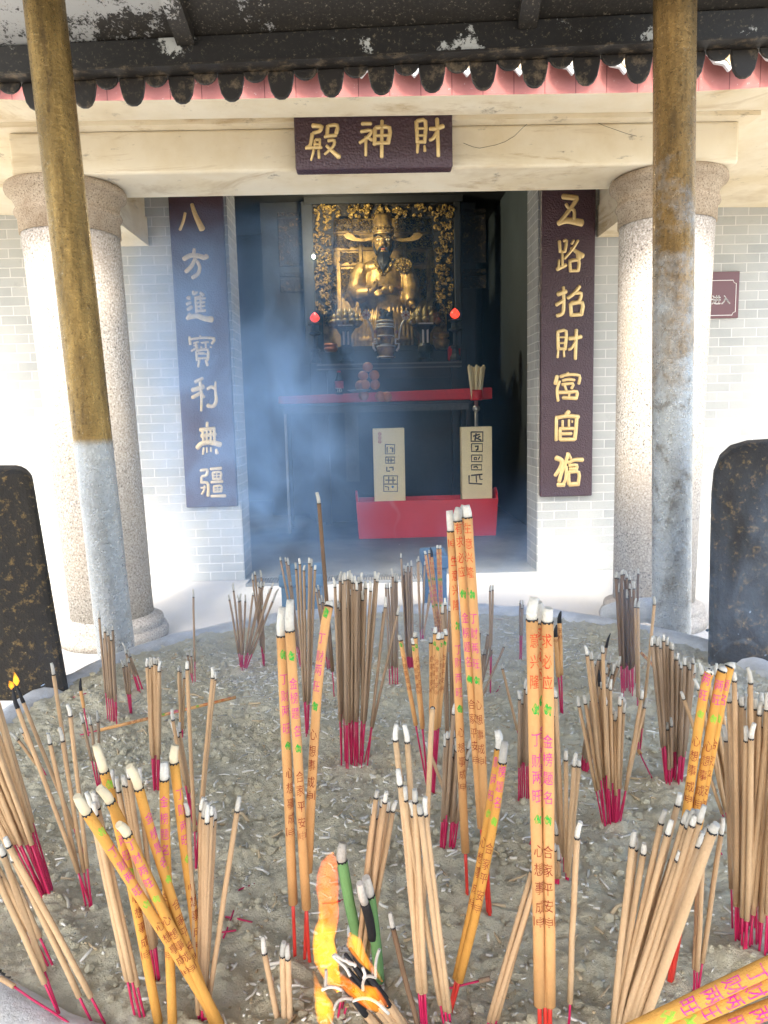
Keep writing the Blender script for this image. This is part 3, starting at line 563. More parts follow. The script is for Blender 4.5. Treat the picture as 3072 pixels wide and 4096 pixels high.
def disc(mb, c, r, th, n=24, mi=0, sxx=1, szz=1): mb.prism([(c.x+sxx*r*(1+.05*math.cos(8*k*2*math.pi/n))*math.cos(2*math.pi*k/n), c.y, c.z+szz*r*(1+.05*math.cos(8*k*2*math.pi/n))*math.sin(2*math.pi*k/n)) for k in range(n)], (0, th, 0), mi)
disc(m, c, 82*U, .03, 32, 0, 1, .8)
for k in range(14): aa = 2*math.pi*k/14; m.ball((c.x+58*U*math.cos(aa), c.y-.002, c.z+46*U*math.sin(aa)), 10*U, 5)
m.ball((c.x, c.y, c.z), 24*U, 6); m.build('round_badge', M['gilt'], deity)
m = MB()
for sg in (-1, 1): m.tube([zx(812+sg*95, 520, -.075), zx(812+sg*70, 580, -.12), zx(812+sg*6, 690, -.137)], [20*U, 18*U, 12*U], 10, 0, True, .5, (0, -1, 0))
m.build('collar', M['gilt'], deity)
m = MB(); m.tube([zx(640, 800, -.10), zx(740, 790, -.145), zx(815, 785, -.155), zx(900, 795, -.145), zx(985, 810, -.10)], [16*U]*5, 8); m.ball(zx(840, 830, -.16), U, 10, 0, 50, 22, 40); m.ball(zx(890, 825, -.16), U, 10, 0, 34, 20, 38); m.build('sash', M['antique'], deity)

# ---- upper altar table and its vessels
YU = 7.25
ua = Ht(470, 965, YU); ub = Ht(1205, 965, YU)
ut = empty('altar_table', ((ua.x+ub.x)/2, YU+.2, 0), 'dark upper altar table carrying the bronze vessels', 'table')
m = MB(); m.box((ua.x, YU, ua.z-.055), (ub.x, YU+.42, ua.z)); bevel(m.build('table_top', M['wood_dark'], ut), .006)
m = MB(); m.box((ua.x-.004, YU-.012, ua.z-.018), (ub.x+.004, YU-.001, ua.z-.004)); m.box((ua.x-.004, YU-.012, ua.z-.058), (ub.x+.004, YU-.001, ua.z-.046)); m.build('edge_moulding', simple('worn grey moulding', (.16, .17, .17), .5), ut)
for x in (ua.x+.03, ub.x-.09):
    for y in (YU+.02, YU+.34): m = MB(); m.box((x, y, .004), (x+.06, y+.06, ua.z-.056)); m.build('leg', M['wood_dark'], ut)
m = MB(); m.box((ua.x+.1, YU+.03, ua.z-.15), (ub.x-.1, YU+.05, ua.z-.056)); m.build('apron', M['wood_dark'], ut)
utop = ua.z
m = MB(); q0, q1 = Ht(440, 890, 7.72), Ht(1215, 940, 7.72); m.box((q0.x, 7.45, .004), (q1.x, 7.74, Ht(500, 905, 7.45).z)); bevel(tag(m.build('altar_step', M['wood_dark']), 'dark wooden altar step behind the vessels at the deity’s feet', 'altar step'), .006)
def candle_stand(zx_, label, top, wtop, foot):
    p = Zt(zx_, foot, 7.2); r = empty('altar_candle', (p.x, 7.2, ua.z-.001), label, 'candle lamp', 'red candle lamps on the altar')
    zt2 = Zt(zx_, wtop, 7.2).z; base = ua.z if True else p.z
    m = MB(); H = zt2-base
    m.lathe([(.001, .001), (.055, .001), (.055, .03), (.035, .06), (.03, H*.28), (.045, H*.30), (.045, H*.34), (.022, H*.38), (.02, H*.68), (.06, H*.72), (.06, H*.75), (.036, H*.78), (.036, H*.92), (.07, H*.94), (.07, H*.97), (.016, H), (.001, H)], (p.x, 7.2, base), 8, 0, 1, 1, False); m.build('stand', M['wood_dark'], r)
    b = Zt(zx_, top, 7.2)
    hh = (b.z - zt2)
    m = MB(); m.lathe([(.002, 0), (.03, hh*.12), (.046, hh*.34), (.045, hh*.52), (.028, hh*.78), (.006, hh*.97), (.001, hh)], (p.x, 7.2, zt2), 20); m.build('red_flame_bulb', M['lamp_red'], r)
candle_stand(155, 'red flame-shaped candle lamp on the left stand of the altar', 1045, 1145, 1420)
candle_stand(1516, 'red flame-shaped candle lamp on the right stand of the altar', 1005, 1110, 1420)
def vase(zx_, label, y0, y1, ylot):
    p = Zt(zx_, y1, 7.4); zt2 = Zt(zx_, y0, 7.4).z; H = zt2-utop
    r = empty('altar_vase', (p.x, 7.4, utop), label, 'vase', 'bronze vases on the altar')
    m = MB(); m.lathe([(.001, 0), (.075, 0), (.075, .03), (.045, .05), (.045, H*.22), (.075, H*.28), (.07, H*.42), (.05, H*.5), (.052, H*.75), (.095, H*.94), (.13, H*.96), (.13, H), (.001, H)], (p.x, 7.4, utop+.001), 12, 0, 1, 1, False); m.build('vase_body', M['wood_dark'], r)
    m = MB()
    for dx in (-.022, .022): m.box((p.x+dx-.009, 7.335, utop+H*.5), (p.x+dx+.009, 7.345, utop+H*.86))
    m.box((p.x-.07, 7.26, utop+H*.955), (p.x+.07, 7.268, utop+H-.004)); m.build('white_trim', M['white_enamel'], r)
    m = MB(); hh = Zt(zx_, ylot, 7.4).z - zt2
    for ring, (nn, rad, up) in enumerate(((12, .15, .35), (10, .12, .7), (8, .07, 1.0))):
        for k in range(nn):
            aa = 2*math.pi*(k+.5*ring)/nn; ca, sa = math.cos(aa), math.sin(aa)
            m.tube([(p.x+.03*ca, 7.4+.03*sa, zt2), (p.x+rad*.8*ca, 7.4+rad*.8*sa, zt2+hh*up*.35), (p.x+rad*ca, 7.4+rad*sa, zt2+hh*up*.75), (p.x+rad*.95*ca, 7.4+rad*.95*sa, zt2+hh*up)], [.02, .04, .028, .003], 6)
    m.build('lotus', M['lotus'], r)
vase(455, 'dark vase holding a dull gilt lotus, left of the scroll-handled censer', 1180, 1480, 1010)
vase(1222, 'dark vase holding a dull gilt lotus, right of the scroll-handled censer', 1160, 1470, 990)
cz = lambda y: Zt(840, y, 7.32).z - utop
cp = Zt(840, 1500, 7.32)
ce = empty('altar_censer', (cp.x, 7.32, utop), 'tall gilt altar censer with white scrolled handles and a lion on its lid', 'censer')
m = MB(); kU = U/YS*7.32
prof = [(.001, cz(1490)), (84*kU, cz(1490)), (84*kU, cz(1478)), (66*kU, cz(1470)), (84*kU, cz(1430)), (92*kU, cz(1400)), (86*kU, cz(1385)), (50*kU, cz(1372)), (46*kU, cz(1345)), (56*kU, cz(1325)), (46*kU, cz(1300)), (66*kU, cz(1290)), (84*kU, cz(1265)), (84*kU, cz(1210)), (72*kU, cz(1198)), (72*kU, cz(1172)), (80*kU, cz(1160)), (72*kU, cz(1128)), (50*kU, cz(1120)), (.001, cz(1118))]
m.lathe(prof, (cp.x, 7.32, utop), 24); m.build('censer_body', M['antique'], ce)
m = MB()
for y in (1485, 1380, 1362, 1280, 1195, 1170, 1135):
    rr = {1485: 88, 1380: 88, 1362: 52, 1280: 84, 1195: 90, 1170: 86, 1135: 80}[y]*kU
    m.lathe([(rr*.9, cz(y)-.006), (rr*1.03, cz(y)-.006), (rr*1.03, cz(y)+.006), (rr*.9, cz(y)+.006)], (cp.x, 7.32, utop), 24)
m.build('white_band', M['white_enamel'], ce)
m = MB()
for dx in (-60, 60): m.box((cp.x+dx*kU-.012, 7.26, utop), (cp.x+dx*kU+.012, 7.38, utop+cz(1485)))
m.build('foot', M['wood_dark'], ce)
for sg in (-1, 1):
    m = MB(); X = lambda d, y: Zt(840+sg*d, y, 7.30)
    m.tube([X(190, 1105), X(160, 1150), X(140, 1205), X(128, 1260), X(126, 1308)], [.008, .010, .011, .011, .011], 8)
    m.tube([X(126, 1308), X(92, 1308), X(92, 1352), X(128, 1352), X(122, 1395), X(100, 1425)], .011, 8); h_ = m.build('scroll_handle', M['white_enamel'], ce)
    m = MB(); c = X(193, 1075); disc(m, Vector((c.x, 7.29, c.z)), 42*kU, .018, 24)
    m.build('rosette', M['white_enamel'], h_)
    m = MB(); disc(m, Vector((c.x, 7.285, c.z)), 13*kU, .006, 12)
    for k in range(6): aa = R(60*k+30); m.tube([(c.x+14*kU*math.cos(aa), 7.288, c.z+14*kU*math.sin(aa)), (c.x+40*kU*math.cos(aa), 7.288, c.z+40*kU*math.sin(aa))], .004, 4)
    c = X(105, 1240); disc(m, Vector((c.x, 7.28, c.z)), 16*kU, .01, 16); m.build('rosette_eye', M['lip'], h_)
m = MB(); c = Zt(840, 1115, 7.32)
for (dx, dz, rr) in ((-20, 30, 36), (25, 28, 40), (-40, 62, 26), (45, 50, 24), (-50, 88, 18), (0, 55, 30), (-20, 80, 18), (60, 72, 10), (-58, 18, 14), (50, 12, 16)): m.ball((c.x+dx*kU, 7.32, c.z+dz*kU), rr*kU, 7)
m.build('lid_lion', M['carved_dark'], ce)
for nm, (x0, y0, x1, y1), mat_, lab in (('offering_jar', (1300, 1215, 1460, 1395), 'antique', 'squat gilt offering jar at the right end of the altar'), ('offering_dish', (235, 1330, 370, 1420), 'orange_fruit', 'reddish offering dish at the left end of the altar')):
    p = Zt((x0+x1)/2, y1, 7.55); hw = (x1-x0)/2*U/YS*7.55; H = Zt(0, y0, 7.55).z - Zt(0, y1, 7.55).z
    m = MB(); zb_ = Ht(500, 905, 7.45).z + .001
    zz = p.z
    m.lathe([(.001, 0), (hw*.6, 0), (hw*.95, H*.3), (hw, H*.55), (hw*.72, H*.62), (hw*.75, H*.7), (hw*1.0, H*.75), (hw*.9, H), (.001, H*.98)], (p.x, 7.55, zb_), 18); tag(m.build(nm, M[mat_]), lab, 'jar' if 'jar' in nm else 'dish')
p = Zt(1550, 1440, 7.22); m = MB(); m.lathe([(.001, 0), (.05, 0), (.062, .02), (.062, .12), (.05, .145), (.001, .145)], (ub.x-.06, YU+.06, utop+.001), 18); tag(m.build('red_cup', M['red_gloss']), 'plain red cup on the right end of the upper altar table', 'cup')

# ---- offering table with a red cloth-covered board, fruit, bottle, plate
YL = 6.75
la = Ht(275, 1170, YL); lb = Ht(1262, 1165, YL)
ot = empty('offering_table', ((la.x+lb.x)/2, YL+.3, 0), 'long dark offering table under the red board', 'table')
zt3 = la.z
m = MB(); m.box((la.x, YL, zt3-.03), (lb.x, YL+.45, zt3)); bevel(m.build('table_top', M['wood_dark'], ot), .005)
m = MB(); zz = Ht(300, 1220, YL).z; m.box((la.x+.03, YL+.012, zz), (lb.x-.03, YL+.03, zt3-.031)); carve_b = m
m.build('apron', simple('smoky carved apron', (.07, .075, .08), .6, 0, .5, 30, .8, .01), ot)
for (x0, x1) in ((Ht(248, 0, YL).x, Ht(260, 0, YL).x), (lb.x-.05, lb.x-.02)):
    for y in (YL+.03, YL+.38): m = MB(); m.box((x0, y, .005), (x1, y+.04, zt3-.031)); m.build('leg', M['steel'] if x0 < 0 and y < YL+.1 else M['wood_dark'], ot)
gx0 = Gt(612, 400, YL+.05); gx1 = Gt(688, 670, YL+.05); m = MB(); m.box((gx0.x, YL+.04, gx1.z), (gx1.x, YL+.06, zz-.001)); m.box((gx0.x+.03, YL+.032, gx1.z+.06), (gx1.x-.03, YL+.039, zz-.03)); m.build('carved_drop', simple('smoky carved drop', (.06, .062, .065), .6, 0, .5, 30, .8, .01), ot)
ra = Ht(272, 1142, YL-.02); rb = Ht(1364, 1128, YL-.02)
h0 = .5*(Ht(280, 1128, YL).z-Ht(280, 1158, YL).z)
m = MB(); m.prism([(ra.x, YL-.03, zt3+.002), (rb.x, YL-.03, zt3+.002), (rb.x, YL-.03, zt3+.105), (ra.x, YL-.03, zt3+.068)], (0, .30, 0)); bevel(tag(m.build('red_board', M['red_cloth']), 'long red cloth-covered board lying along the front of the offering table', 'board'), .012, 3)
zb2 = lambda x: zt3 + .07 + .035*(x-ra.x)/(rb.x-ra.x)
fz = MB(); fz.ball((0, 0, 0), .046, 12, 0, 1, 1, .94); fr = None
spots = [(728, 980), (705, 1025), (762, 1022), (690, 1074), (715, 1072), (766, 1070), (708, 1125), (792, 1130), (826, 1132)]
pos = ['topmost orange of the fruit pyramid', 'left orange of the second row of the pyramid', 'right orange of the second row of the pyramid', 'hazy leftmost orange of the third row of the pyramid', 'middle orange of the third row of the pyramid', 'right orange of the third row of the pyramid', 'orange at the foot of the pyramid, behind the plate', 'orange lying on the red board just right of the pyramid', 'last orange on the red board, furthest right']
for i, (x, y) in enumerate(spots):
    p = Ht(x, y, 6.66 - (.0 if i != 4 else .06) + (.05 if i in (3,) else 0))
    o = fz.build('orange', M['orange_fruit']) if fr is None else fr.copy()
    if fr is None: fr = o
    else: COL.objects.link(o)
    o.location = (p.x, p.y, p.z); o.rotation_euler = (.3*i, .2*i, i); tag(o, pos[i], 'orange', 'oranges offered on the altar')
p = Ht(585, 1150, 6.66); bt = empty('drink_bottle', (p.x, 6.66, zt3+.07), 'dark soft drink bottle with red label standing on the red board', 'bottle')
H = Ht(585, 1000, 6.66).z - (zt3+.07)
m = MB(); m.lathe([(.001, 0), (.035, 0), (.037, .02), (.034, H*.3), (.037, H*.55), (.033, H*.68), (.014, H*.88), (.014, H*.94), (.001, H*.94)], (p.x, 6.66, zt3+.071), 18); m.build('bottle_body', M['cola'], bt)
m = MB(); m.lathe([(.036, H*.25), (.039, H*.26), (.039, H*.56), (.036, H*.57)], (p.x, 6.66, zt3+.071), 18); m.build('bottle_label', M['label_red'], bt)
m = MB(); m.lathe([(.016, H*.93), (.016, H), (.001, H)], (p.x, 6.66, zt3+.071), 14); m.build('bottle_cap', M['red_gloss'], bt)
m = MB()
for k in range(3): q = Ht(572+9*k, 1098, 6.615); m.tube([(q.x, 6.618, q.z-.018), (q.x+.008, 6.617, q.z), (q.x-.002, 6.618, q.z+.02)], .0035, 4)
m.build('label_script', M['white_enamel'], bt)
p = Ht(685, 1160, 6.58); m = MB(); m.lathe([(.001, 0), (.06, 0), (.10, .016), (.104, .02), (.10, .022), (.06, .006), (.001, .006)], (p.x, 6.60, zt3+.085), 24)
tag(m.build('offering_plate', M['steel']), 'small pale plate on the red board under the oranges', 'plate')

# ---- red box on the floor with two lettered cream boxes, stand with cream joss sticks
YB = 6.35
a = Gt(668, 745, YB); b = Gt(1395, 730, YB); c = Gt(683, 937, YB); d_ = Gt(1383, 917, YB)
zb0, zb1 = .006, (a.z+b.z)/2 + .006 - (c.z+d_.z)/2
rb_ = empty('red_box', ((a.x+b.x)/2, YB+.17, zb0), 'open red wooden box on the hall floor holding two cream boxes', 'box')
m = MB(); m.prism([(c.x, YB, zb0), (d_.x, YB, zb0), (b.x, YB, zb1), (a.x, YB, zb1)], (0, .02, 0)); bevel(m.build('front_panel', M['red_gloss'], rb_), .004)
m = MB(); m.prism([(c.x, YB+.34, zb0), (d_.x, YB+.34, zb0), (b.x, YB+.34, zb1), (a.x, YB+.34, zb1)], (0, .02, 0)); m.build('back_panel', M['red_gloss'], rb_)
for (p0, p1, sg) in ((c, a, 1), (d_, b, -1)):
    m = MB(); m.prism([(p0.x, YB+.0205, zb0), (p1.x, YB+.0205, zb1), (p1.x-sg*.004, YB+.06, zb1+.055), (p1.x-sg*.006, YB+.14, zb1+.085), (p1.x-sg*.004, YB+.25, zb1+.05), (p1.x, YB+.3395, zb1), (p0.x, YB+.3395, zb0)], (sg*.018, 0, 0)); m.build('side_panel', M['red_gloss'], rb_)
m = MB(); m.box((c.x+.02, YB+.021, zb1-.06), (d_.x-.02, YB+.339, zb1-.045)); m.build('inner_tray', M['cream_wood'], rb_)
zt4 = zb1-.044
def cream_box(x0, x1, y0, y1, label, glyphs, Yb, ink):
    p = Gt(x0, y1, Yb); q = Gt(x1, y0, Yb)
    r = empty('lettered_box', ((p.x+q.x)/2, Yb+.05, zt4), label, 'box', 'cream boxes standing in the red box')
    m = MB(); m.box((p.x, Yb, zt4), (q.x, Yb+.12, q.z)); bevel(m.build('box_body', M['cream_wood'], r), .006)
    m = MB()
    for w_, *pts in glyphs:
        m.tube([atY(*G_(*pt), Yb-.001) for pt in pts], w_*.8/1.276/FPX*Yb, 5, 0, True, .5, (0, -1, 0))
    m.build('lettering', ink, r); return r
def sq(x0, y0, x1, y1, w_=4): return [(w_, (x0, y0), (x1, y0), (x1, y1), (x0, y1), (x0, y0))]
gl = sq(1256, 418, 1316, 466, 5) + [(5, (1266, 440), (1300, 430)), (5, (1282, 425), (1276, 462)), (5, (1276, 446), (1308, 460)), (5, (1290, 446), (1304, 440))] + sq(1258, 478, 1314, 518, 4) + [(6, (1276, 492), (1292, 490), (1290, 508), (1280, 512))] + sq(1258, 536, 1312, 570, 4) + [(4, (1272, 548), (1284, 548), (1284, 560), (1272, 560), (1272, 548)), (4, (1292, 560), (1300, 544))] + sq(1258, 586, 1310, 612, 4) + [(5, (1268, 598), (1284, 594), (1290, 604))] + [(5, (1246, 640), (1246, 680), (1312, 684)), (5, (1256, 640), (1314, 634)), (4, (1282, 642), (1284, 676)), (4, (1300, 640), (1302, 660), (1314, 660))]
cream_box(1210, 1363, 390, 726, 'yellow-cream box with dark framed characters, right end of the red box', gl, YB+.05, M['ink_black'])
ink2 = simple('faded grey ink', (.18, .19, .19), .6, 0, .2, 50, 0); 
gl = sq(818, 482, 866, 530, 4) + [(4, (828, 494), (828, 524)), (6, (842, 500), (856, 500), (856, 522))] + sq(820, 546, 866, 578, 4) + [(4, (834, 552), (834, 574)), (4, (848, 552), (848, 574)), (4, (824, 562), (862, 562))] + [(5, (826, 596), (826, 618), (842, 618)), (5, (838, 600), (858, 598), (858, 614))] + sq(810, 642, 880, 722, 4) + [(4, (810, 684), (880, 684)), (4, (836, 646), (836, 680)), (4, (818, 664), (870, 664)), (4, (858, 648), (858, 680)), (4, (816, 696), (836, 700), (834, 716))]
lb_ = cream_box(762, 915, 397, 741, 'hazy pale cream box with grey framed characters, left of centre in the red box', gl, YB+.05, ink2)
m = MB()
for k in range(3):
    q = Gt(790, 428+20*k, YB+.05); m.tube([(q.x+.012*math.cos(R(t)), YB+.0485, q.z+.012*math.sin(R(t))) for t in range(0, 361, 45)], .003, 4); m.tube([(q.x-.006, YB+.0485, q.z), (q.x+.006, YB+.0485, q.z)], .0025, 4)
m.build('red_stamp', M['label_red'], lb_)
m = MB(); q = Gt(856, 698, YB+.05); m.prism([(q.x-.014, YB+.047, q.z), (q.x, YB+.047, q.z-.014), (q.x+.014, YB+.047, q.z), (q.x, YB+.047, q.z+.012)], (0, .002, 0)); m.build('blue_stamp', simple('blue stamp', (.10, .25, .50), .6, 0, .1, 20, 0), lb_)
p = Gt(1283, 390, YB+.24); q = Ht(1283, 1150, YB+.24)
js = empty('joss_stand', (p.x, YB+.24, zb1), 'thin steel stand with a knob behind the yellow-cream box', 'stand')
m = MB(); m.tube([(p.x, YB+.24, zt4+.001), (p.x, YB+.24, q.z)], .016, 12); m.build('stand_pole', M['steel'], js)
m = MB(); kk = Ht(1283, 1192, YB+.24).z; m.ball((p.x, YB+.24, kk), .034, 10, 0, 1, 1, .9); m.build('knob', M['steel'], js)
m = MB(); m.lathe([(.001, 0), (.05, 0), (.055, .02), (.055, .09), (.05, .09), (.05, .01), (.001, .01)], (p.x, YB+.24, q.z), 16); m.build('cup', M['red_gloss'], js)
for i in range(7):
    t = (i-3)/3; m = MB(); tp = Ht(1283+t*38, 968 + (i % 3)*5, YB+.23)
    yy = YB+.24+((i*37) % 5-2)*.012
    m.tube([(p.x+t*.034, yy, q.z+.012), (tp.x, yy, tp.z-.02), (tp.x, yy, tp.z)], [.013, .016, .006], 6); tag(m.build('joss_stick', M['cream_wood'], None, (p.x+t*.034, yy, q.z+.012)), 'cream joss stick, one of the fan standing in the red cup on the steel stand', 'joss stick', 'cream joss sticks in the cup on the stand')
# ---- blue seats and grate on the terrace
def stool(name, x0, x1, ytop, Y, d, mt, label):
    a = atY(x0, ytop, Y); b = atY(x1, ytop, Y)
    r = empty(name, ((a.x+b.x)/2, Y+d/2, 0), label, 'stool', None)
    m = MB(); m.box((a.x, Y, a.z-.07), (b.x, Y+d, a.z)); bevel(m.build('seat', M[mt], r), .012, 3)
    m = MB(); m.box((a.x+.012, Y+.012, .001), (b.x-.012, Y+d-.012, a.z-.0705)); m.build('base', M[mt], r)
stool('kneeling_stool', 1112, 1292, 2300, 3.72, .30, 'blue_plastic', 'low blue vinyl kneeling stool behind the burner, left of centre')
stool('kneeling_stool', 1692, 1796, 2226, 3.70, .26, 'denim', 'taller dark blue woven-covered stool behind the printed rear sticks')
r = empty('drain_grate', (-.1, 4.78, 0), 'grey iron drain grate across the doorway step', 'grate')
m = MB(); a = atZ(1000, 2322, .002).x; b = atZ(1700, 2320, .002).x
m.box((a, 4.66, .001), (b, 4.675, .02)); m.box((a, 4.845, .001), (b, 4.86, .02))
for i in range(70): x = a + (b-a)*i/69; m.box((x, 4.676, .001), (x+.008, 4.844, .018))
m.build('bars', M['grate'], r)
# ------------------------------------------------------------------ round stone incense burner filled with ash
BX, BYc, BR_, ZA = .08, 1.275, .735, .525
burner = empty('incense_burner', (BX, BYc, -.45), 'large round stone incense burner full of grey ash', 'incense burner')
def rimz(a, r): return .010*noise.noise((3.1*math.cos(a), 3.1*math.sin(a), r*4)) + .005*noise.noise((11*math.cos(a), 11*math.sin(a), r*9))
m = MB(); nn = 144
prof = [(BR_-.05, .36), (BR_-.012, .42), (BR_, .50), (BR_+.006, .528), (BR_+.02, .538), (BR_+.045, .540), (BR_+.066, .534), (BR_+.078, .512), (BR_+.076, .46), (BR_+.06, .43)]
m.add([(BX+r*math.cos(2*math.pi*j/nn)+rimz(2*math.pi*j/nn, r)*math.cos(2*math.pi*j/nn), BYc+r*math.sin(2*math.pi*j/nn)+rimz(2*math.pi*j/nn, r)*math.sin(2*math.pi*j/nn), z+rimz(2*math.pi*j/nn+2, r)) for r, z in prof for j in range(nn)],
      [(i*nn+j, i*nn+(j+1) % nn, (i+1)*nn+(j+1) % nn, (i+1)*nn+j) for i in range(len(prof)-1) for j in range(nn)], 0, True)
m.build('rim', M['rim'], burner)
m = MB(); m.lathe([(.001, -.449), (.42, -.449), (.44, -.38), (.36, -.30), (.44, -.12), (.66, .08), (.77, .26), (BR_+.058, .429)], (BX, BYc, 0), 64); m.build('bowl', M['soot_stone'], burner)
def ear(pts, label, d):
    m = MB(); m.prism(pts, d); o = bevel(m.build('ear', M['soot_stone'], burner), .02, 3); o['label'] = label
    o.data.polygons.foreach_set('use_smooth', [False]*len(o.data.polygons))
    return o
YE = 1.47
pl = [P_(-150, 1520), P_(-150, 1000), P_(-20, 1014), P_(56, 1014), P_(72, 1040), P_(150, 1500), P_(152, 1520)]
ear([atY(x, y, YE) for x, y in pl], 'left ear, square-topped and sooty', (-.078, .17, 0))
YE = 1.52
pr = [P_(1528, 1500), P_(1533, 1200), P_(1536, 1080), P_(1541, 1030), P_(1556, 992), P_(1580, 970), P_(1620, 958), P_(1680, 954), P_(1820, 960), P_(1820, 1500)]
ear([atY(x, y, YE) for x, y in pr], 'right ear, round-cornered and sooty', (.080, .17, 0))
MOUND = [tuple(atZ(*q, ZA))[:2] for q in (T7(400, 640), E_(620, 100), T1(360, 1630), C_(820, 1300), T1(870, 1330), F_(780, 1720), F_(1560, 1270), T4(600, 1465), D_(930, 1640), T6(1300, 1210), T5(290, 1250), E_(1310, 920), E_(340, 1290))]
def ash_h(x, y):
    dx, dy = x-BX, y-BYc; r = math.hypot(dx, dy)/BR_
    p = Vector((x, y, 0))
    h = .012*noise.noise(p*3.2) + .012*noise.noise(p*8+Vector((5, 0, 0)))
    t = noise.noise(p*26+Vector((0, 7, 0))); h += .0075*t
    c = noise.noise(p*60); h += .0062*abs(c)
    c2 = noise.noise(p*130); h += .0034*c2
    d = noise.voronoi(p*34)[0]; h += .006*max(0, .45-d[0])*1.5
    for mx, my in MOUND: h += .010*math.exp(-((x-mx)**2+(y-my)**2)/.0011)
    h += .04*max(0, r-.80) - .02*max(0, r-.95)
    return ZA - .006 + h
RA_ = BR_+.02; m = MB(); N = 470; idx = {}; vs = []; fs = []
for j in range(N+1):
    yy = BYc-RA_ + 2*RA_*j/N
    for i in range(N+1):
        xx = BX-RA_ + 2*RA_*i/N
        if (xx-BX)**2+(yy-BYc)**2 <= (BR_+.018)**2: idx[(i, j)] = len(vs); vs.append((xx, yy, ash_h(xx, yy)))
for j in range(N):
    for i in range(N):
        q = [idx.get(k) for k in ((i, j), (i+1, j), (i+1, j+1), (i, j+1))]
        if None not in q: fs.append(q)
m.add(vs, fs, 0, True); tag(m.build('ash', M['ash'], fix=False), 'bed of lumpy grey ash filling the burner', 'ash', kind='stuff')
# loose clods on top of the ash
ico = bmesh.new(); bmesh.ops.create_icosphere(ico, subdivisions=1, radius=1); IV = [v.co.copy() for v in ico.verts]; IF = [[v.index for v in f.verts] for f in ico.faces]; ico.free()
m = MB()
for i in range(13000):
    a = random.uniform(0, 6.283); rr = BR_*math.sqrt(random.random())*.985; x, y = BX+rr*math.cos(a), BYc+rr*math.sin(a)
    if y < .55: continue
    s0 = .0013*random.paretovariate(1.8); s0 = min(s0, .0065)
    if noise.noise(Vector((x*7, y*7, 3))) < random.uniform(-.5, .3): continue
    z = ash_h(x, y) + s0*.25; q = Vector((random.uniform(0, 99), random.uniform(0, 99), 0))
    m.add([(x+v.x*s0*(1+.5*noise.noise(v*1.3+q)), y+v.y*s0*(1+.5*noise.noise(v*1.3+q)), z+v.z*s0*.7*(1+.5*noise.noise(v*1.3+q))) for v in IV], IF, 0, s0 < .004)
tag(m.build('ash_clods', M['ash'], fix=False), 'loose clods of ash lying over the ash bed', 'ash', kind='stuff')
# countless spent bits lying in the ash
m = MB()
def bit(x, y, L, r, mi, el=.25):
    a = random.uniform(0, 6.28); z = ash_h(x, y); e = random.uniform(-el, el); bend = random.uniform(-.25, .25)*L
    c = Vector((x, y, z+r*.6)); d = Vector((math.cos(a)*math.cos(e), math.sin(a)*math.cos(e), math.sin(e))); s_ = Vector((-math.sin(a), math.cos(a), 0))
    m.tube([c-d*L/2, c+s_*bend*.5, c+d*L/2] if L > .008 else [c-d*L/2, c+d*L/2], r, 5, mi)
def rnd_in(y0=.56, y1=2.0):
    while True:
        x, y = random.uniform(BX-BR_, BX+BR_), random.uniform(y0, y1)
        if math.hypot(x-BX, y-BYc) < BR_-.02: return x, y
for i in range(5200):
    x, y = rnd_in(); L = random.choice((.002, .0025, .003, .004, .005, .007)); bit(x, y, L, random.uniform(.0007, .0016), random.choice((0, 0, 0, 2, 2, 1)))
for i in range(800):
    x, y = rnd_in(); bit(x, y, random.uniform(.009, .024), random.uniform(.001, .0018), random.choice((0, 0, 2, 1)))
for i in range(22):
    x, y = rnd_in(); bit(x, y, random.uniform(.02, .045), .0011, 3)
for i in range(36):
    x, y = rnd_in(); bit(x, y, random.uniform(.02, .05), .0024, 1)
for (px, py, sx_, sy_, nn) in ((*B_(150, 1180), .09, .06, 330), (*B_(460, 1180), .10, .07, 260), (*B_(470, 1420), .06, .05, 90), (*C_(120, 950), .10, .06, 150), (*C_(460, 1060), .08, .05, 120), (*F_(640, 170), .05, .04, 80), (*E_(720, 520), .05, .05, 90), (*E_(640, 1420), .05, .06, 120), (*E_(460, 240), .06, .05, 70), (*F_(100, 560), .06, .05, 70), (*D_(1020, 330), .06, .05, 60)):
    c = atZ(px, py, ZA)
    for i in range(nn):
        x, y = random.gauss(c.x, sx_), random.gauss(c.y, sy_)
        if math.hypot(x-BX, y-BYc) < BR_-.02: bit(x, y, random.uniform(.006, .018), random.uniform(.001, .0018), random.choice((0, 0, 0, 2)))
tag(m.build('ash_debris', [M['bit_white'], M['bit_tan'], M['bit_grey'], M['core']], fix=False), 'scattered spent ash curls and broken stubs on the ash', 'debris', kind='stuff')
# ------------------------------------------------------------------ sooty metal canopy over the burner, on pipe posts
CL = Vector((-1.03, 2.30, 0)); CR = Vector((1.126, 2.15, 0)); cdir = (CR-CL).normalized(); cn = Vector((-cdir.y, cdir.x, 0))   # cn points away from the camera
can = empty('canopy', (0, 2.1, -.45), 'soot-blackened sheet metal canopy with tile-shaped trim over the burner', 'canopy')
def cpt(u, v, z): p = CL + cdir*u + cn*v; return (p.x, p.y, z)
U0, U1 = -1.0, 2.55; SL = .42; ZR = 2.075  # left end carried out of view so its shadow covers the terrace
def cbox(mb, u0, u1, v0, v1, z0, z1, mi=0):
    mb.add([cpt(u0,v0,z0), cpt(u1,v0,z0), cpt(u1,v1,z0), cpt(u0,v1,z0), cpt(u0,v0,z1), cpt(u1,v0,z1), cpt(u1,v1,z1), cpt(u0,v1,z1)], [(3,2,1,0),(4,5,6,7),(0,1,5,4),(1,2,6,5),(2,3,7,6),(3,0,4,7)], mi)
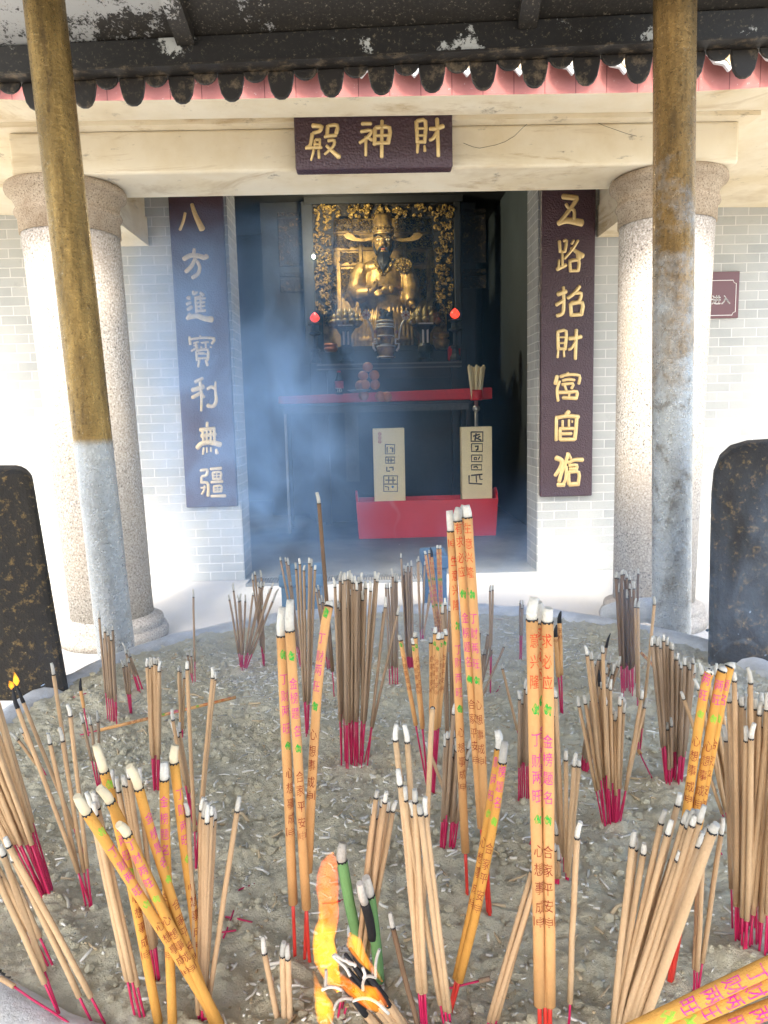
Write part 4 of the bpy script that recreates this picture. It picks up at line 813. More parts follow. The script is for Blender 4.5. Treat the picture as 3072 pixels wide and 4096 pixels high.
def slab(mb, u0, u1, v0, v1, dz, th):       # sloping sheet: rises toward the camera side
    z = lambda v: ZR+.045 - v*SL + dz
    mb.add([cpt(u0,v0,z(v0)), cpt(u1,v0,z(v0)), cpt(u1,v1,z(v1)), cpt(u0,v1,z(v1)), cpt(u0,v0,z(v0)+th), cpt(u1,v0,z(v0)+th), cpt(u1,v1,z(v1)+th), cpt(u0,v1,z(v1)+th)], [(3,2,1,0),(4,5,6,7),(0,1,5,4),(1,2,6,5),(2,3,7,6),(3,0,4,7)])
m = MB(); slab(m, U0, U1, -1.25, .02, 0, .004); sh = m.build('roof_sheet', M['sheet'], can)
m = MB()
z0 = ZR+.045+1.25*SL
m.add([cpt(U0, -1.2501, z0), cpt(U1, -1.2501, z0), cpt(U1, -3.6, z0-2.35*SL), cpt(U0, -3.6, z0-2.35*SL)], [(0,1,2,3)]); m.build('roof_sheet', M['sheet'], can)  # unseen near slope, sized to keep direct sun off the ash
for u in (.535, 1.475, 2.335):
    m = MB(); slab(m, u, u+.05, -1.24, -.045, -.035, .0345); m.build('rafter', M['sheet'], can)
m = MB(); cbox(m, U0, U1, -.04, -.002, ZR-.02, ZR+.055); bevel(m.build('eave_rail', M['rail'], can), .003)
m = MB(); cbox(m, U0, U1, -.055, .03, ZR-.026, ZR-.0205); m.build('eave_lip', M['trim'], can)
m = MB(); cbox(m, U0, U1, .0, .02, ZR+.056, ZR+.10); m.build('upper_rail', M['rail'], can)
pitch = .1432; u = -.19 - 6*pitch; i = 0
while u < U1:
    q = [(-.038, 0), (-.037, -.02), (-.030, -.052), (-.020, -.068), (-.008, -.075), (.008, -.075), (.020, -.068), (.030, -.052), (.037, -.02), (.038, 0)]
    m = MB(); m.prism([cpt(u+a, .004, ZR-.0265+b) for a, b in q], cn*.012); bevel(m.build('drip_tile', M['trim'], can), .004)
    q = [(.034*math.cos(R(t)), .030*math.sin(R(t))) for t in range(180, 361, 20)]
    m = MB(); m.prism([cpt(u+pitch/2+a, -.002, ZR-.0265+b) for a, b in q], cn*.010); bevel(m.build('tile_end', M['trim'], can), .003)
    u += pitch
def post(p_top, p_bot, Y, mt, zt):
    a = atY(*p_top, Y); b = atY(*p_bot, Y); d = (a-b).normalized()
    lo = b + d*((-.449-b.z)/d.z); hi = b + d*((zt-b.z)/d.z)
    m = MB(); m.tube([lo + (hi-lo)*t/12 for t in range(13)], .0495, 32); o = m.build('post', M[mt], can)
    m = MB(); m.lathe([(.001, 0), (.12, 0), (.12, .03), (.075, .04), (.07, .10), (.051, .11)], (lo.x, lo.y, -.449), 24); m.build('post_base', M['rim'], o)
    return o
post(P_(95, 0), P_(243, 1330), 2.0, 'post', 2.20)
pr_ = post(P_(1458, 0), P_(1450, 1330), 1.9, 'post_zinc', 2.20)
m = MB(); q = atZ(*P_(1440, 1370), .55)
m.tube([(.70, 2.12, .47), (.735, 2.05, .50), (.775, 2.0, .515), (.80, 1.975, .50)], [.03, .036, .036, .028], 14); m.build('stone_stub', M['rim'], pr_)
# ------------------------------------------------------------------ incense: every stick a thing (coating > bamboo core, ash tip, print)
THIN = []; GC = {}
def glyph_mesh(chr_):
    if chr_ not in GC:
        me = text_mesh(chr_, 2); bm = bmesh.new(); bm.from_mesh(me); bmesh.ops.triangulate(bm, faces=bm.faces)
        xs = [v.co.x for v in bm.verts]; ys = [v.co.y for v in bm.verts]; cx = (max(xs)+min(xs))/2; cy = (max(ys)+min(ys))/2
        for _ in range(2):
            ed = [e for e in bm.edges if e.calc_length() > .22]
            if not ed: break
            bmesh.ops.subdivide_edges(bm, edges=ed, cuts=1); bmesh.ops.triangulate(bm, faces=bm.faces)
        bm.verts.index_update(); GC[chr_] = ([((v.co.x-cx)*1.12, (v.co.y-cy)) for v in bm.verts], [[v.index for v in f.verts] for f in bm.faces]); bm.free(); bpy.data.meshes.remove(me)
    return GC[chr_]
LEAF = ([(-.1,.5),(.42,.2),(.30,-.45),(-.25,-.3),(-.42,.05),(.05,.12)], [(0,1,5),(1,2,5),(2,3,5),(3,4,5),(4,0,5)])
def box_glyph():
    v = []; f = []
    for (x0, y0, x1, y1) in ((-.6,.42,.6,.5),(-.6,-.5,.6,-.42),(-.6,-.42,-.5,.42),(.5,-.42,.6,.42),(-.34,.22,.34,.30),(-.34,-.30,.34,-.22),(-.34,-.05,.34,.05),(-.34,-.22,-.26,.22),(.26,-.22,.34,.22)):
        o = len(v); v += [(x0,y0),((x0+x1)/2,y0),(x1,y0),(x1,y1),((x0+x1)/2,y1),(x0,y1)]; f += [(o,o+1,o+4,o+5),(o+1,o+2,o+3,o+4)]
    return v, f
BOXG = box_glyph()
SETS = [(('ink_red', '生意兴隆'), ('ink_pink', '丁财两旺'), ('ink_dark', '心想事成')), (('ink_red', '有求必应'), ('ink_pink', '金榜题名'), ('ink_dark', '合家平安'))]
KINDS_ = dict(   # coating, radius, core material, core radius, name, thing name
    brown=('coat_brown', .0023, 'core', .0011), tan=('coat_tan', .0024, 'core', .0011), pale=('coat_pale', .0027, 'core', .0012), dark=('coat_dark', .0024, 'core', .0011),
    orange=('coat_orange', .0042, 'core_red', .0018), peach=('coat_peach', .0047, 'core_red', .0019), slim=('coat_peach', .0030, 'core', .0012), green=('coat_green', .0052, 'core', .0015), big=('coat_dark', .0050, 'core', .0015))
def curve(p0, p1, p2, n):
    out = []
    for i in range(n+1):
        t = i/n
        out.append(p0*(1-t)**2 + p1*2*t*(1-t) + p2*t*t if p1 is not None else p0.lerp(p2, t))
    return out
MASS = ['coat_brown', 'coat_tan', 'coat_pale', 'coat_dark', 'core', 'tip', 'char', 'coat_peach', 'core_red', 'tip_long']
def merge(sink, m, keys):
    o = len(sink.v); sink.v += m.v; sink.f += [[i+o for i in f] for f in m.f]; sink.m += [MASS.index(keys[k]) for k in m.m]; sink.sm += m.sm
def make_stick(base, top, cf, kind, label=None, group=None, mid=None, dy=None, tip=1, lean=.02, Yt=None, ash_len=None, rs=1.0, bs=None, pr=None, base_z=None, nseg=5, sink=None):
    b = atZ(*base, ZA if base_z is None else base_z)
    yt = Yt if Yt is not None else b.y + (dy if dy is not None else random.uniform(-lean, lean))
    t = atY(*top, yt)
    c = None
    if mid is not None:
        q = atY(*mid, (b.y+yt)/2); c = 2*q - (b+t)*.5
    coatm, r, corem, rc = KINDS_[kind]; r *= rs; rc *= rs
    L = (t-b).length; b2 = b - (t-b).normalized()*.022
    if tip in (1, 3): tl = (ash_len or random.uniform(.008, .018))
    elif tip == 2: tl = .022
    else: tl = 0
    full = curve(b, c, t, 24)
    def cut(a, e, n): 
        out = []
        for i in range(n+1):
            s_ = (a+(e-a)*i/n)*24; k = min(int(s_), 23); out.append(full[k].lerp(full[k+1], s_-k))
        return out
    et = 1 - tl/L
    n = 8 if c is not None else nseg
    for q in range(1, 24): full[q] = full[q] + Vector((noise.noise(b*90+Vector((q*.17, 0, 0))), noise.noise(b*90+Vector((0, q*.17, 9))), 0))*.0009
    m = MB(); m.tube(cut(cf, et, n), r, 10 if r > .004 else 7)
    if sink is None:
        o = m.build('printed_incense_stick' if pr is not None else 'incense_stick', M[coatm], None, tuple(b), fix=False)
        tag(o, label, 'incense stick', group)
    else: merge(sink, m, [coatm])
    m = MB(); cp = [b2] + cut(0, cf+.01, 3); m.tube(cp, rc, 5)
    if sink is None: m.build('bamboo_core', M[corem], o, tuple(b), fix=False)
    else: merge(sink, m, [corem])
    if tip:
        m = MB(); tp = cut(et, 1, 3); d = (tp[-1]-tp[0]).normalized(); sd = Vector((random.uniform(-1, 1), random.uniform(-1, 1), 0))*tl*(.16 if tl < .025 else .08)
        tp[2] += sd*.4; tp[3] += sd
        ring = [tp[0]-d*.0008, tp[0]+d*.0008]; m.tube(ring, r*1.03, 8, 1)
        if tip == 2: m.tube([tp[0], tp[1], tp[2], tp[3]], [r*1.02, r*.9, r*.75, r*.3], 8, 1)
        else: m.tube([tp[0]+d*.0008, tp[1], tp[2], tp[3]], [r*.88, r*.92, r*.86, r*.74], 8, 0)
        mt = 'tip_long' if tip == 3 else 'tip'
        if sink is None: m.build('ash_tip', [M[mt], M['char']], o, tuple(b), fix=False)
        else: merge(sink, m, [mt, 'char'])
    if sink is not None: return None
    if pr is not None:
        mats = []; mb = {}
        seg = cut(cf, et, 40); cum = [0]
        for i in range(40): cum.append(cum[-1] + (seg[i+1]-seg[i]).length)
        def at(s_):
            for i in range(40):
                if s_ <= cum[i+1] or i == 39: return seg[i].lerp(seg[i+1], (s_-cum[i])/(cum[i+1]-cum[i])), (seg[i+1]-seg[i]).normalized()
        tocam = (CAM - b).normalized(); th0 = random.uniform(-.55, .55) if bs is None else bs
        k = r/.0045*(.92 if kind == 'peach' else .95)
        def place(g, s0, w_, h_, ink):
            vs = []
            if s0 < .004 or s0 > cum[-1]-.006: return
            for u, v in g[0]:
                s_ = min(max(s0+v*h_, 0), cum[-1]); C, T = at(s_); n1 = (tocam - T*tocam.dot(T)).normalized(); n2 = T.cross(n1)
                a = th0 + u*w_/r; vs.append(C + (n1*math.cos(a) + n2*math.sin(a))*(r+.00025))
            mb.setdefault(ink, MB()).add(vs, g[1])
        st = SETS[pr % 2]; dk = 'ink_lime' if kind == 'orange' else 'ink_green'
        for j, chx in enumerate(st[2][1][::-1]): th0 += random.uniform(-.09, .09); place(glyph_mesh(chx), random.uniform(-.0012, .0012)+(.098+.0165*j)*k, .0078*k, .0128*k, 'ink_dark')
        place(BOXG, .083*k, .010*k, .009*k, 'ink_dark'); place(LEAF, .176*k, .008*k, .011*k, dk)
        for j, chx in enumerate(st[1][1][::-1]): th0 += random.uniform(-.09, .09); place(glyph_mesh(chx), random.uniform(-.0012, .0012)+(.196+.0165*j)*k, .0078*k, .0128*k, 'ink_pink')
        place(LEAF, .272*k, .008*k, .012*k, dk)
        for j, chx in enumerate(st[0][1][::-1]): th0 += random.uniform(-.09, .09); place(glyph_mesh(chx), random.uniform(-.0012, .0012)+(.296+.0165*j)*k, .0078*k, .0128*k, 'ink_red')
        place(BOXG, .366*k, .010*k, .009*k, 'ink_red')
        allm = MB(); mats = []
        for ink, q in mb.items():
            o_ = len(allm.v); allm.v += q.v; allm.f += [[i+o_ for i in f] for f in q.f]; allm.m += [len(mats)]*len(q.f); allm.sm += q.sm; mats.append(M[ink])
        if mats: allm.build('print', mats, o, tuple(b), fix=False)
    return o
def stick(*a, **k):
    if k.get('pr') is not None or a[3:4] == ('green',) or k.get('kind') in ('orange', 'green'): return make_stick(*a, **k)
    b = atZ(*a[0], ZA); t = atY(*a[1], b.y + (k.get('dy') or 0)); THIN.append(((t-b).length/((b-CAM).length**2), a, k))
ORD = ['leftmost', 'second from the left', 'third from the left', 'fourth from the left', 'fifth from the left', 'sixth from the left', 'seventh from the left', 'eighth from the left']
def bundle(tops, base, cf, kind, label, group, sx=.5, **kw):
    """tops: tips in photo pixels; base: (x0, x1, y0, y1) in photo pixels; sticks keep the order of their tips"""
    x0, x1, y0, y1 = base; ts = sorted(tops); n = len(ts); out = []
    for i, t in enumerate(ts):
        f = (i+.5)/n; bx = x0 + (x1-x0)*min(1, max(0, f+random.uniform(-.5, .5)*sx)); by = random.uniform(y0, y1)
        tp = t if len(t) == 2 else t[:2]; tipk = t[2] if len(t) > 2 else 1
        k2 = dict(kw); lab = label
        if n <= 8: lab = label + ', ' + (ORD[i] if i < n-1 or n == 1 else 'rightmost') if n > 1 else label
        c = cf + random.uniform(-.02, .02)
        k2.setdefault('tip', tipk); out.append(stick((bx, by), tp, max(.02, c), kind, lab, group, **k2))
    return out
def many(P, *pts): return [(*P(p[0], p[1]), *p[2:]) for p in pts]
def bb(P, x0, x1, y0, y1):
    a = P(x0, y0); b = P(x1, y1); return (a[0], b[0], a[1], b[1])
def fan(n, a, b, jit=10):
    return [(a[0]+(b[0]-a[0])*i/(n-1)+random.uniform(-jit, jit), a[1]+(b[1]-a[1])*i/(n-1)+random.uniform(-jit, jit)) for i in range(n)]

# --- left edge
bundle(fan(18, (-190, 3010), (-40, 2740), 14), bb(T7, 335, 462, 560, 690), .33, 'pale', 'pale tan stick of the thick slanting bundle at the left edge', 'thick bundle at the left edge', .3, lean=.008)
g = 'slanting sticks in the bottom left corner'
for i, (b, t, cf) in enumerate(((T7(775, 1660), T7(85, 225), .17), (T7(880, 1665), T7(40, 100), .16), (T7(520, 1640), T7(0, 165), .30), (T7(525, 1655), T7(-90, 280), .26), (T7(350, 1195), T7(-60, 330), .36), (T7(455, 1205), T7(-40, 120), .26), (T7(415, 1200), T7(-110, 180), .30))):
    stick(b, t, cf, 'pale', 'pale stick slanting from the bottom left corner, ' + ['with curled ash near the red-cored bundle', 'longest of its group', 'with grey ash at the left edge', 'lowest of its group', 'shortest of its group', 'thin red core far right of its group', 'middle of its group'][i], g, lean=.01)
g = 'spaced tall sticks at the upper left'
stick(T7(760, 683), T6(85, 325), .17, 'tan', 'tan stick burning with a small flame at its tip, left of two', g, dy=-.02, tip=2)
stick(T7(692, 228), T6(140, 300), .15, 'tan', 'tan stick burning with a taller flame at its tip, right of two', g, dy=.0, tip=2)
stick(T7(715, 680), T6(398, 690), .20, 'tan', 'tan stick with white tip, just right of the burning pair', g, lean=.01)
stick(T7(655, 215), T6(435, 108), .08, 'tan', 'tallest tan stick against the left sooty ear', g, lean=.01)
stick(T7(747, 683), T6(500, 645), .20, 'tan', 'tan stick with tip in front of the tall left stick', g, lean=.01)
stick(T7(764, 680), T6(570, 445), .20, 'tan', 'tan stick furthest right of the spaced upper left sticks', g, lean=.01)
bundle(many(T6, (95, 680), (170, 648), (178, 682)), bb(T6, 372, 385, 1030, 1045), .24, 'tan', 'short stick leaning hard left below the burning pair', 'three short leaning sticks', .2)
stick(T6(732, 690), T6(652, 235), .46, 'slim', 'thin peach stick on a long red core beside the sunlit column foot', None, tip=2)
bundle(many(T6, (672, 520), (745, 545), (812, 503)), bb(T6, 815, 835, 1165, 1185), .40, 'brown', 'brown stick of the loose trio behind the bent yellow sticks', 'loose trio at left', .3)
bundle(many(A_, (595, 820), (630, 912), (648, 930), (655, 928), (680, 908), (622, 930), (668, 960)), bb(A_, 650, 705, 1455, 1490), .24, 'brown', 'brown stick of the rear cluster by the zinc post', 'rear cluster by the zinc post', .5)
bundle(many(A_, (735, 1110), (745, 1118), (757, 1105), (768, 1112), (776, 1106)), bb(A_, 782, 797, 1400, 1420), .32, 'brown', 'short brown stick right of the zinc post', 'short sticks right of the zinc post', .4)
bundle(many(A_, (752, 1045), (762, 1060), (770, 1055), (745, 1010), (776, 1070), (758, 1030)), bb(A_, 835, 868, 1300, 1320), .42, 'brown', 'stick leaning left near the rear rim, right of the zinc post', 'leaning sticks at the left rear rim', .4)
bundle(many(T6, (1215, 70), (1243, 65), (1262, 62), (1284, 58), (1300, 65), (1326, 55), (1320, 92), (1270, 75)), bb(T6, 1272, 1322, 1195, 1235), .30, 'tan', 'upright tan stick of the neat bundle left of centre', 'neat upright bundle left of centre', .3, lean=.008)
bundle(many(T6, (1480, 138), (1494, 135), (1530, 175)), bb(T6, 1500, 1518, 700, 722), .10, 'tan', 'tan stick of the slim trio right of the neat upright bundle', 'slim trio', .3)
stick(T7(1625, 322), T6(1550, 95), .17, 'tan', 'single tall tan stick with white tip, left of the three printed sticks', None, lean=.01)
bundle(many(T6, (1418, 490), (1432, 600), (1476, 605), (1462, 640)), bb(T6, 1600, 1640, 1470, 1500), .36, 'tan', 'tan stick leaning left behind the bent yellow sticks', 'four sticks leaning left', .4)
bundle(many(A_, (1166, 688), (1128, 1068), (1152, 1050)), bb(A_, 1150, 1180, 1225, 1245), .22, 'brown', 'brown stick near the left rear rim behind the stool', 'sparse sticks at the rear rim', .3)
bundle(many(A_, (1287, 1158), (1297, 1188)), bb(D_, 1180, 1192, 680, 692), .17, 'tan', 'tan stick of the tall pair right of the slim trio', 'tall pair', .3)
bundle(many(D_, (532, 262), (566, 262), (560, 325)), bb(D_, 815, 890, 1655, 1670), .19, 'pale', 'pale tan stick behind the bent yellow sticks, front left', 'pale trio at front left', .2, lean=.008)
bundle(many(D_, (665, 130), (700, 165), (742, 160), (772, 122), (836, 115), (755, 165)), bb(D_, 930, 972, 1412, 1422), .18, 'tan', 'tan stick standing among the bent yellow sticks', 'tan bundle among the yellow sticks', .3, lean=.008)
bundle(many(D_, (1130, 318), (1216, 298), (1230, 318), (1250, 338), (1275, 345), (1297, 345), (1277, 385)), bb(D_, 1200, 1245, 1640, 1665), .06, 'tan', 'straight tan stick of the tight bundle at front left of centre', 'tight front bundle', .3, lean=.01)
stick(D_(1240, 1660), D_(1442, 290), .04, 'tan', 'single tan stick leaning right out of the tight front bundle')
g = 'bent yellow printed sticks at front left'
KW = dict(kind='orange', group=g)
stick(D_(962, 1690), D_(585, -20), .02, label='tall yellow printed stick with long buff ash, leftmost of the bent group', mid=D_(770, 720), tip=3, ash_len=.035, dy=-.02, pr=0, **KW)
stick(D_(1335, 1690), D_(455, 285), .02, label='yellow printed stick bowed far to the left across the group', mid=D_(870, 930), tip=3, ash_len=.025, dy=-.07, pr=0, **KW)
stick(D_(1315, 1690), D_(610, 225), .02, label='yellow printed stick with thick white and buff ash, behind the bowed one', mid=D_(905, 800), tip=3, ash_len=.03, dy=-.04, pr=1, **KW)
stick(D_(1345, 1700), D_(735, 445), .02, label='yellow printed stick with the lowest tip of the bent group', mid=D_(985, 985), tip=3, ash_len=.02, dy=-.05, pr=0, **KW)
stick(D_(1300, 1690), D_(795, 95), .02, label='yellow printed stick with long drooping white ash in the bent group', mid=D_(1000, 790), tip=3, ash_len=.033, dy=-.03, pr=1, **KW)
stick(D_(1042, 1710), D_(990, 85), .02, label='upright yellow printed stick in the middle of the bent group', mid=D_(1008, 850), tip=1, ash_len=.018, dy=.0, pr=1, **KW)
stick(D_(1255, 1640), D_(1040, -15), .02, label='nearly upright yellow printed stick, rightmost of the bent group', mid=D_(1128, 700), tip=3, ash_len=.022, dy=.0, pr=0, **KW)
bundle(many(E_, (68, 1135), (190, 1165), (222, 1185)), bb(E_, 160, 262, 1680, 1690), .02, 'pale', 'short pale stick with bent ash, left of the fire', 'short pale trio left of the fire', .1)
# --- lying sticks
o = stick(T7(590, 1655), T7(0, 1268), .80, 'tan', 'red stick with a stub of tan coating lying on the ash by the left rim', base_z=ZA+.012, Yt=atZ(*T7(0, 1268), ZA+.03).y, tip=0)
o = stick(A_(565, 1548), A_(1422, 1340), .03, 'slim', 'thin printed stick lying flat on the ash at left', base_z=ZA+.012, Yt=atZ(*A_(1422, 1340), ZA+.03).y, tip=0, pr=1)
o = stick(T1(838, 475), T1(552, 172), .06, 'slim', 'thin orange printed stick leaning over near the right rear rim', dy=.0, pr=0)
o = stick(E_(1280, 1425), E_(1448, 1385), .6, 'brown', 'short magenta stub lying in front of the leaning printed pair', base_z=ZA+.012, Yt=atZ(*E_(1448, 1385), ZA+.014).y, tip=0)
o = stick(T1(655, 1185), T1(585, 1040), .8, 'slim', 'short red stub lying behind the broad fan bundle', base_z=ZA+.010, Yt=atZ(*T1(585, 1040), ZA+.02).y, tip=0)

# --- centre
g = 'three peach printed sticks left of centre'
stick(E_(273, 1275), B_(183, 800), .17, 'peach', 'peach printed stick with white ash, leftmost of the centre left trio', g, dy=.0, ash_len=.028, pr=0, bs=.5)
stick(E_(363, 1315), B_(231, 755), .17, 'peach', 'peach printed stick with tallest white ash, middle of the centre left trio', g, dy=.0, ash_len=.03, pr=1, bs=.1)
stick(E_(330, 1290), B_(489, 755), .15, 'peach', 'peach printed stick leaning right, rightmost of the centre left trio', g, dy=.05, ash_len=.03, pr=0, bs=-.3, mid=B_(402, 1400))
stick(B_(505, 1300), B_(411, 105), .10, 'big', 'single tall thick brown stick with grey ash, rising before the dark hall', None, dy=.0, ash_len=.022, rs=.8)
bundle(many(T5, (640, 183), (692, 186), (714, 190), (736, 420)), bb(T5, 830, 855, 1205, 1228), .18, 'brown', 'brown stick of the tall four in front of the blue kneeling stool', 'tall four before the stool', .3)
bundle(many(T5, (790, 238), (825, 196), (866, 262), (918, 188), (936, 200), (972, 262)), bb(B_, 338, 352, 1545, 1572), .18, 'brown', 'brown stick of the six right of the blue kneeling stool', 'six tall sticks by the stool', .3)
bundle(many(T5, (980, 476), (1000, 448), (1013, 575), (1036, 545), (1062, 556)), bb(T5, 1080, 1120, 1190, 1235), .10, 'brown', 'brown stick behind the rightmost peach stick', 'brown sticks behind the peach trio', .3)
bundle(many(T5, (155, 540), (195, 432), (245, 542), (262, 532), (317, 542), (387, 515), (470, 415), (488, 418), (545, 485), (578, 428), (616, 488), (598, 545)), bb(T5, 262, 322, 1235, 1262), .19, 'brown', 'thin grey-brown stick of the spread fan at the left rear', 'spread fan at the left rear', .4)
bundle(many(T5, (375, 340), (403, 322), (462, 308), (474, 640), (440, 420)), bb(T5, 478, 492, 1175, 1195), .18, 'brown', 'thin stick just right of the spread fan at the left rear', 'few sticks right of the rear fan', .3)
bundle(many(B_, (510, 618), (543, 582), (552, 590), (560, 600), (572, 588), (590, 582), (604, 575), (618, 595), (634, 608), (655, 615), (668, 590), (700, 640), (690, 655), (760, 582), (772, 590), (822, 735), (812, 795), (902, 785), (528, 765), (540, 770), (548, 775), (575, 765), (582, 772), (596, 600), (612, 690), (645, 640), (680, 700), (730, 640), (562, 690), (625, 655)), (*E_(552, 0)[:1], *E_(708, 0)[:1], E_(0, 45)[1], E_(0, 130)[1]), .25, 'brown', 'brown stick of the biggest bundle, magenta-cored, at the centre', 'biggest bundle at the centre', .25, lean=.012)
bundle(many(T3, (245, 148), (250, 335), (264, 335), (280, 262), (290, 268), (299, 300), (307, 262), (315, 268), (324, 285), (331, 258), (338, 300), (346, 218), (270, 320), (312, 240)), bb(T3, 305, 360, 1205, 1250), .13, 'brown', 'grey-brown stick of the tight tall rear bundle right of centre', 'tight tall rear bundle', .3, lean=.01)
bundle(many(T3, (100, 435), (122, 428), (152, 405), (166, 295), (185, 340), (206, 345)), bb(T3, 125, 230, 1350, 1375), .15, 'brown', 'thin rear stick between the biggest bundle and the tight tall bundle', 'thin rear sticks', .3)
bundle(many(T3, (410, 178), (472, 225), (400, 205), (560, 395), (522, 495)), bb(T3, 425, 460, 945, 985), .10, 'tan', 'tan rear stick leaning right before the door sill', 'rear sticks leaning right', .4)
g = 'slim printed sticks at the rear'
for i, (tx, ty, bx, mx, my) in enumerate(((475, 128, 618, 548, 620), (511, 118, 628, 566, 620), (590, 72, 640, 612, 620), (617, 72, 645, 632, 620), (722, 195, 690, 703, 650), (530, 90, 634, 585, 600))):
    stick(T3(bx, 1120), T3(tx, ty), .03, 'slim', 'slim peach rear stick before the dark blue stool, ' + (['leftmost', 'second from the left', 'fourth from the left', 'fifth from the left', 'rightmost', 'third from the left'][i]), g, tip=2 if i in (5,) else 1, pr=i, ash_len=.008)
g = 'slim printed sticks right of centre'
for i, (tx, ty, bx, by) in enumerate(((232, 920, 428, 905), (375, 890, 436, 915), (360, 955, 442, 920), (531, 940, 468, 958), (571, 850, 474, 960), (602, 905, 480, 962), (634, 900, 484, 960), (672, 868, 490, 962))):
    stick(T4(bx, by), T3(tx, ty), .40 if by > 900 else .1, 'slim', 'slim ochre printed stick of the mid group, ' + ['leftmost', 'third from the left', 'second from the left', 'fourth from the left', 'fifth from the left', 'sixth from the left', 'seventh from the left', 'rightmost'][i] + ', white tipped', g, pr=i, ash_len=.009, rs=1.12)
bundle(many(T4, (655, 235), (692, 395), (585, 488), (627, 455), (655, 458), (640, 585), (672, 595), (618, 505), (690, 545), (787, 515), (783, 600), (662, 570), (606, 470), (680, 530)), bb(T4, 545, 650, 1450, 1480), .28, 'brown', 'brown stick of the bundle just left of the tallest peach sticks', 'bundle left of the tallest peach sticks', .3)
bundle(many(T3, (735, 820), (746, 870), (665, 575), (668, 615), (714, 600), (740, 600), (712, 645), (740, 640), (640, 630)), bb(T4, 590, 690, 640, 760), .2, 'brown', 'thin brown stick behind the left side of the tallest peach sticks', 'sticks behind the tallest peach sticks', .3)
g = 'tallest peach printed sticks'
stick(E_(1311, 930), B_(1209, 215), .14, 'peach', 'tallest peach printed stick, leftmost, on its own red core', g, dy=.0, ash_len=.022, pr=0, bs=.2)
stick(E_(1436, 990), B_(1244, 198), .17, 'peach', 'tallest peach printed stick, second from the left', g, dy=.01, ash_len=.022, pr=1, bs=-.1, mid=B_(1330, 1230))
stick(E_(1446, 1000), B_(1308, 183), .17, 'peach', 'tallest peach printed stick, rightmost', g, dy=.0, ash_len=.02, pr=0, bs=-.2, mid=B_(1375, 1230))
stick(E_(1450, 985), B_(1278, 182), .17, 'peach', 'tallest peach printed stick, third from the left, half hidden behind', g, dy=.03, ash_len=.02, pr=1, mid=B_(1350, 1230))
g = 'leaning pair of yellow printed sticks'
stick(E_(1205, 1560), T4(1042, 460), .09, 'orange', 'yellow printed stick of the leaning pair right of centre, the left one', g, dy=.04, mid=E_(1400, 640), ash_len=.022, pr=0, bs=0)
stick(E_(1216, 1565), T4(1068, 560), .09, 'orange', 'yellow printed stick of the leaning pair right of centre, the right one', g, dy=.02, mid=E_(1425, 690), ash_len=.024, pr=1, bs=0)
g = 'three large orange printed sticks at right of centre'
stick(F_(287, 1760), C_(232, 742), .09, 'peach', 'large orange printed stick, leftmost of the upright three', g, dy=-.01, ash_len=.018, pr=0, bs=.3, rs=1.05)
stick(F_(320, 1760), C_(281, 765), .09, 'peach', 'large orange printed stick, middle of the upright three', g, dy=.012, ash_len=.018, pr=1, bs=.0, rs=1.05)
stick(F_(345, 1760), C_(328, 800), .09, 'peach', 'large orange printed stick, rightmost of the upright three', g, dy=-.01, ash_len=.012, pr=1, bs=-.1, rs=1.05)
g = 'three yellow printed sticks in the right thicket'
stick(F_(1060, 1400), T1(1182, 395), .2, 'orange', 'yellow printed stick in the right thicket, leftmost of three', g, dy=.0, ash_len=.022, pr=0, bs=.1, mid=T1(1060, 1010))
stick(F_(1072, 1405), T1(1284, 368), .2, 'orange', 'yellow printed stick in the right thicket, middle of three', g, dy=.0, ash_len=.020, pr=0, bs=.1, mid=T1(1152, 1060))
stick(F_(1078, 1400), T1(1350, 330), .2, 'orange', 'yellow printed stick in the right thicket, rightmost of three', g, dy=.01, ash_len=.018, pr=1, bs=.2, mid=T1(1190, 1060))
g = 'orange sticks leaning over the right front rim'
for i, (b, t, lab) in enumerate((((F_(800, 1720)), F_(2000, 1150), 'topmost'), (F_(930, 1740), F_(2000, 1260), 'middle'), (F_(1080, 1790), F_(2050, 1420), 'lowest'))):
    pb = atY(*b, .44); pt = atY(*t, .40); m = MB(); cc = [pb.lerp(pt, q/8) for q in range(9)]; m.tube(cc, .0052, 14)
    o = m.build('printed_incense_stick', M['coat_orange'], None, tuple(pb), fix=False); tag(o, 'thick yellow printed stick leaning across the bottom right corner, ' + lab + ' of three', 'incense stick', g)
    L = (pt-pb).length; T = (pt-pb).normalized(); n1 = ((CAM-pb)-T*(CAM-pb).dot(T)).normalized(); n2 = T.cross(n1); mbs = {}
    for j, (g_, ink) in enumerate([(LEAF, 'ink_lime')] + [(glyph_mesh(c), 'ink_pink') for c in '旺两财丁'] + [(LEAF, 'ink_lime')] + [(glyph_mesh(c), 'ink_dark') for c in ('隆兴意生', '应必求有', '成事想心')[i]]):
        mbs.setdefault(ink, MB()).add([pb + T*(.035+.0165*j+v*.0145) + (n1*math.cos(u*.0095/.0052+(.3, .1, .5)[i]) + n2*math.sin(u*.0095/.0052+(.3, .1, .5)[i]))*.00545 for u, v in g_[0]], g_[1])
    am = MB(); mts = []
    for ink, q in mbs.items():
        o_ = len(am.v); am.v += q.v; am.f += [[k+o_ for k in f] for f in q.f]; am.m += [len(mts)]*len(q.f); am.sm += q.sm; mts.append(M[ink])
    am.build('print', mts, o, tuple(pb), fix=False)
    m = MB(); m.tube([pb-T*.09, pb+T*.004], .002, 6); m.build('bamboo_core', M['core_red'], o, tuple(pb), fix=False)

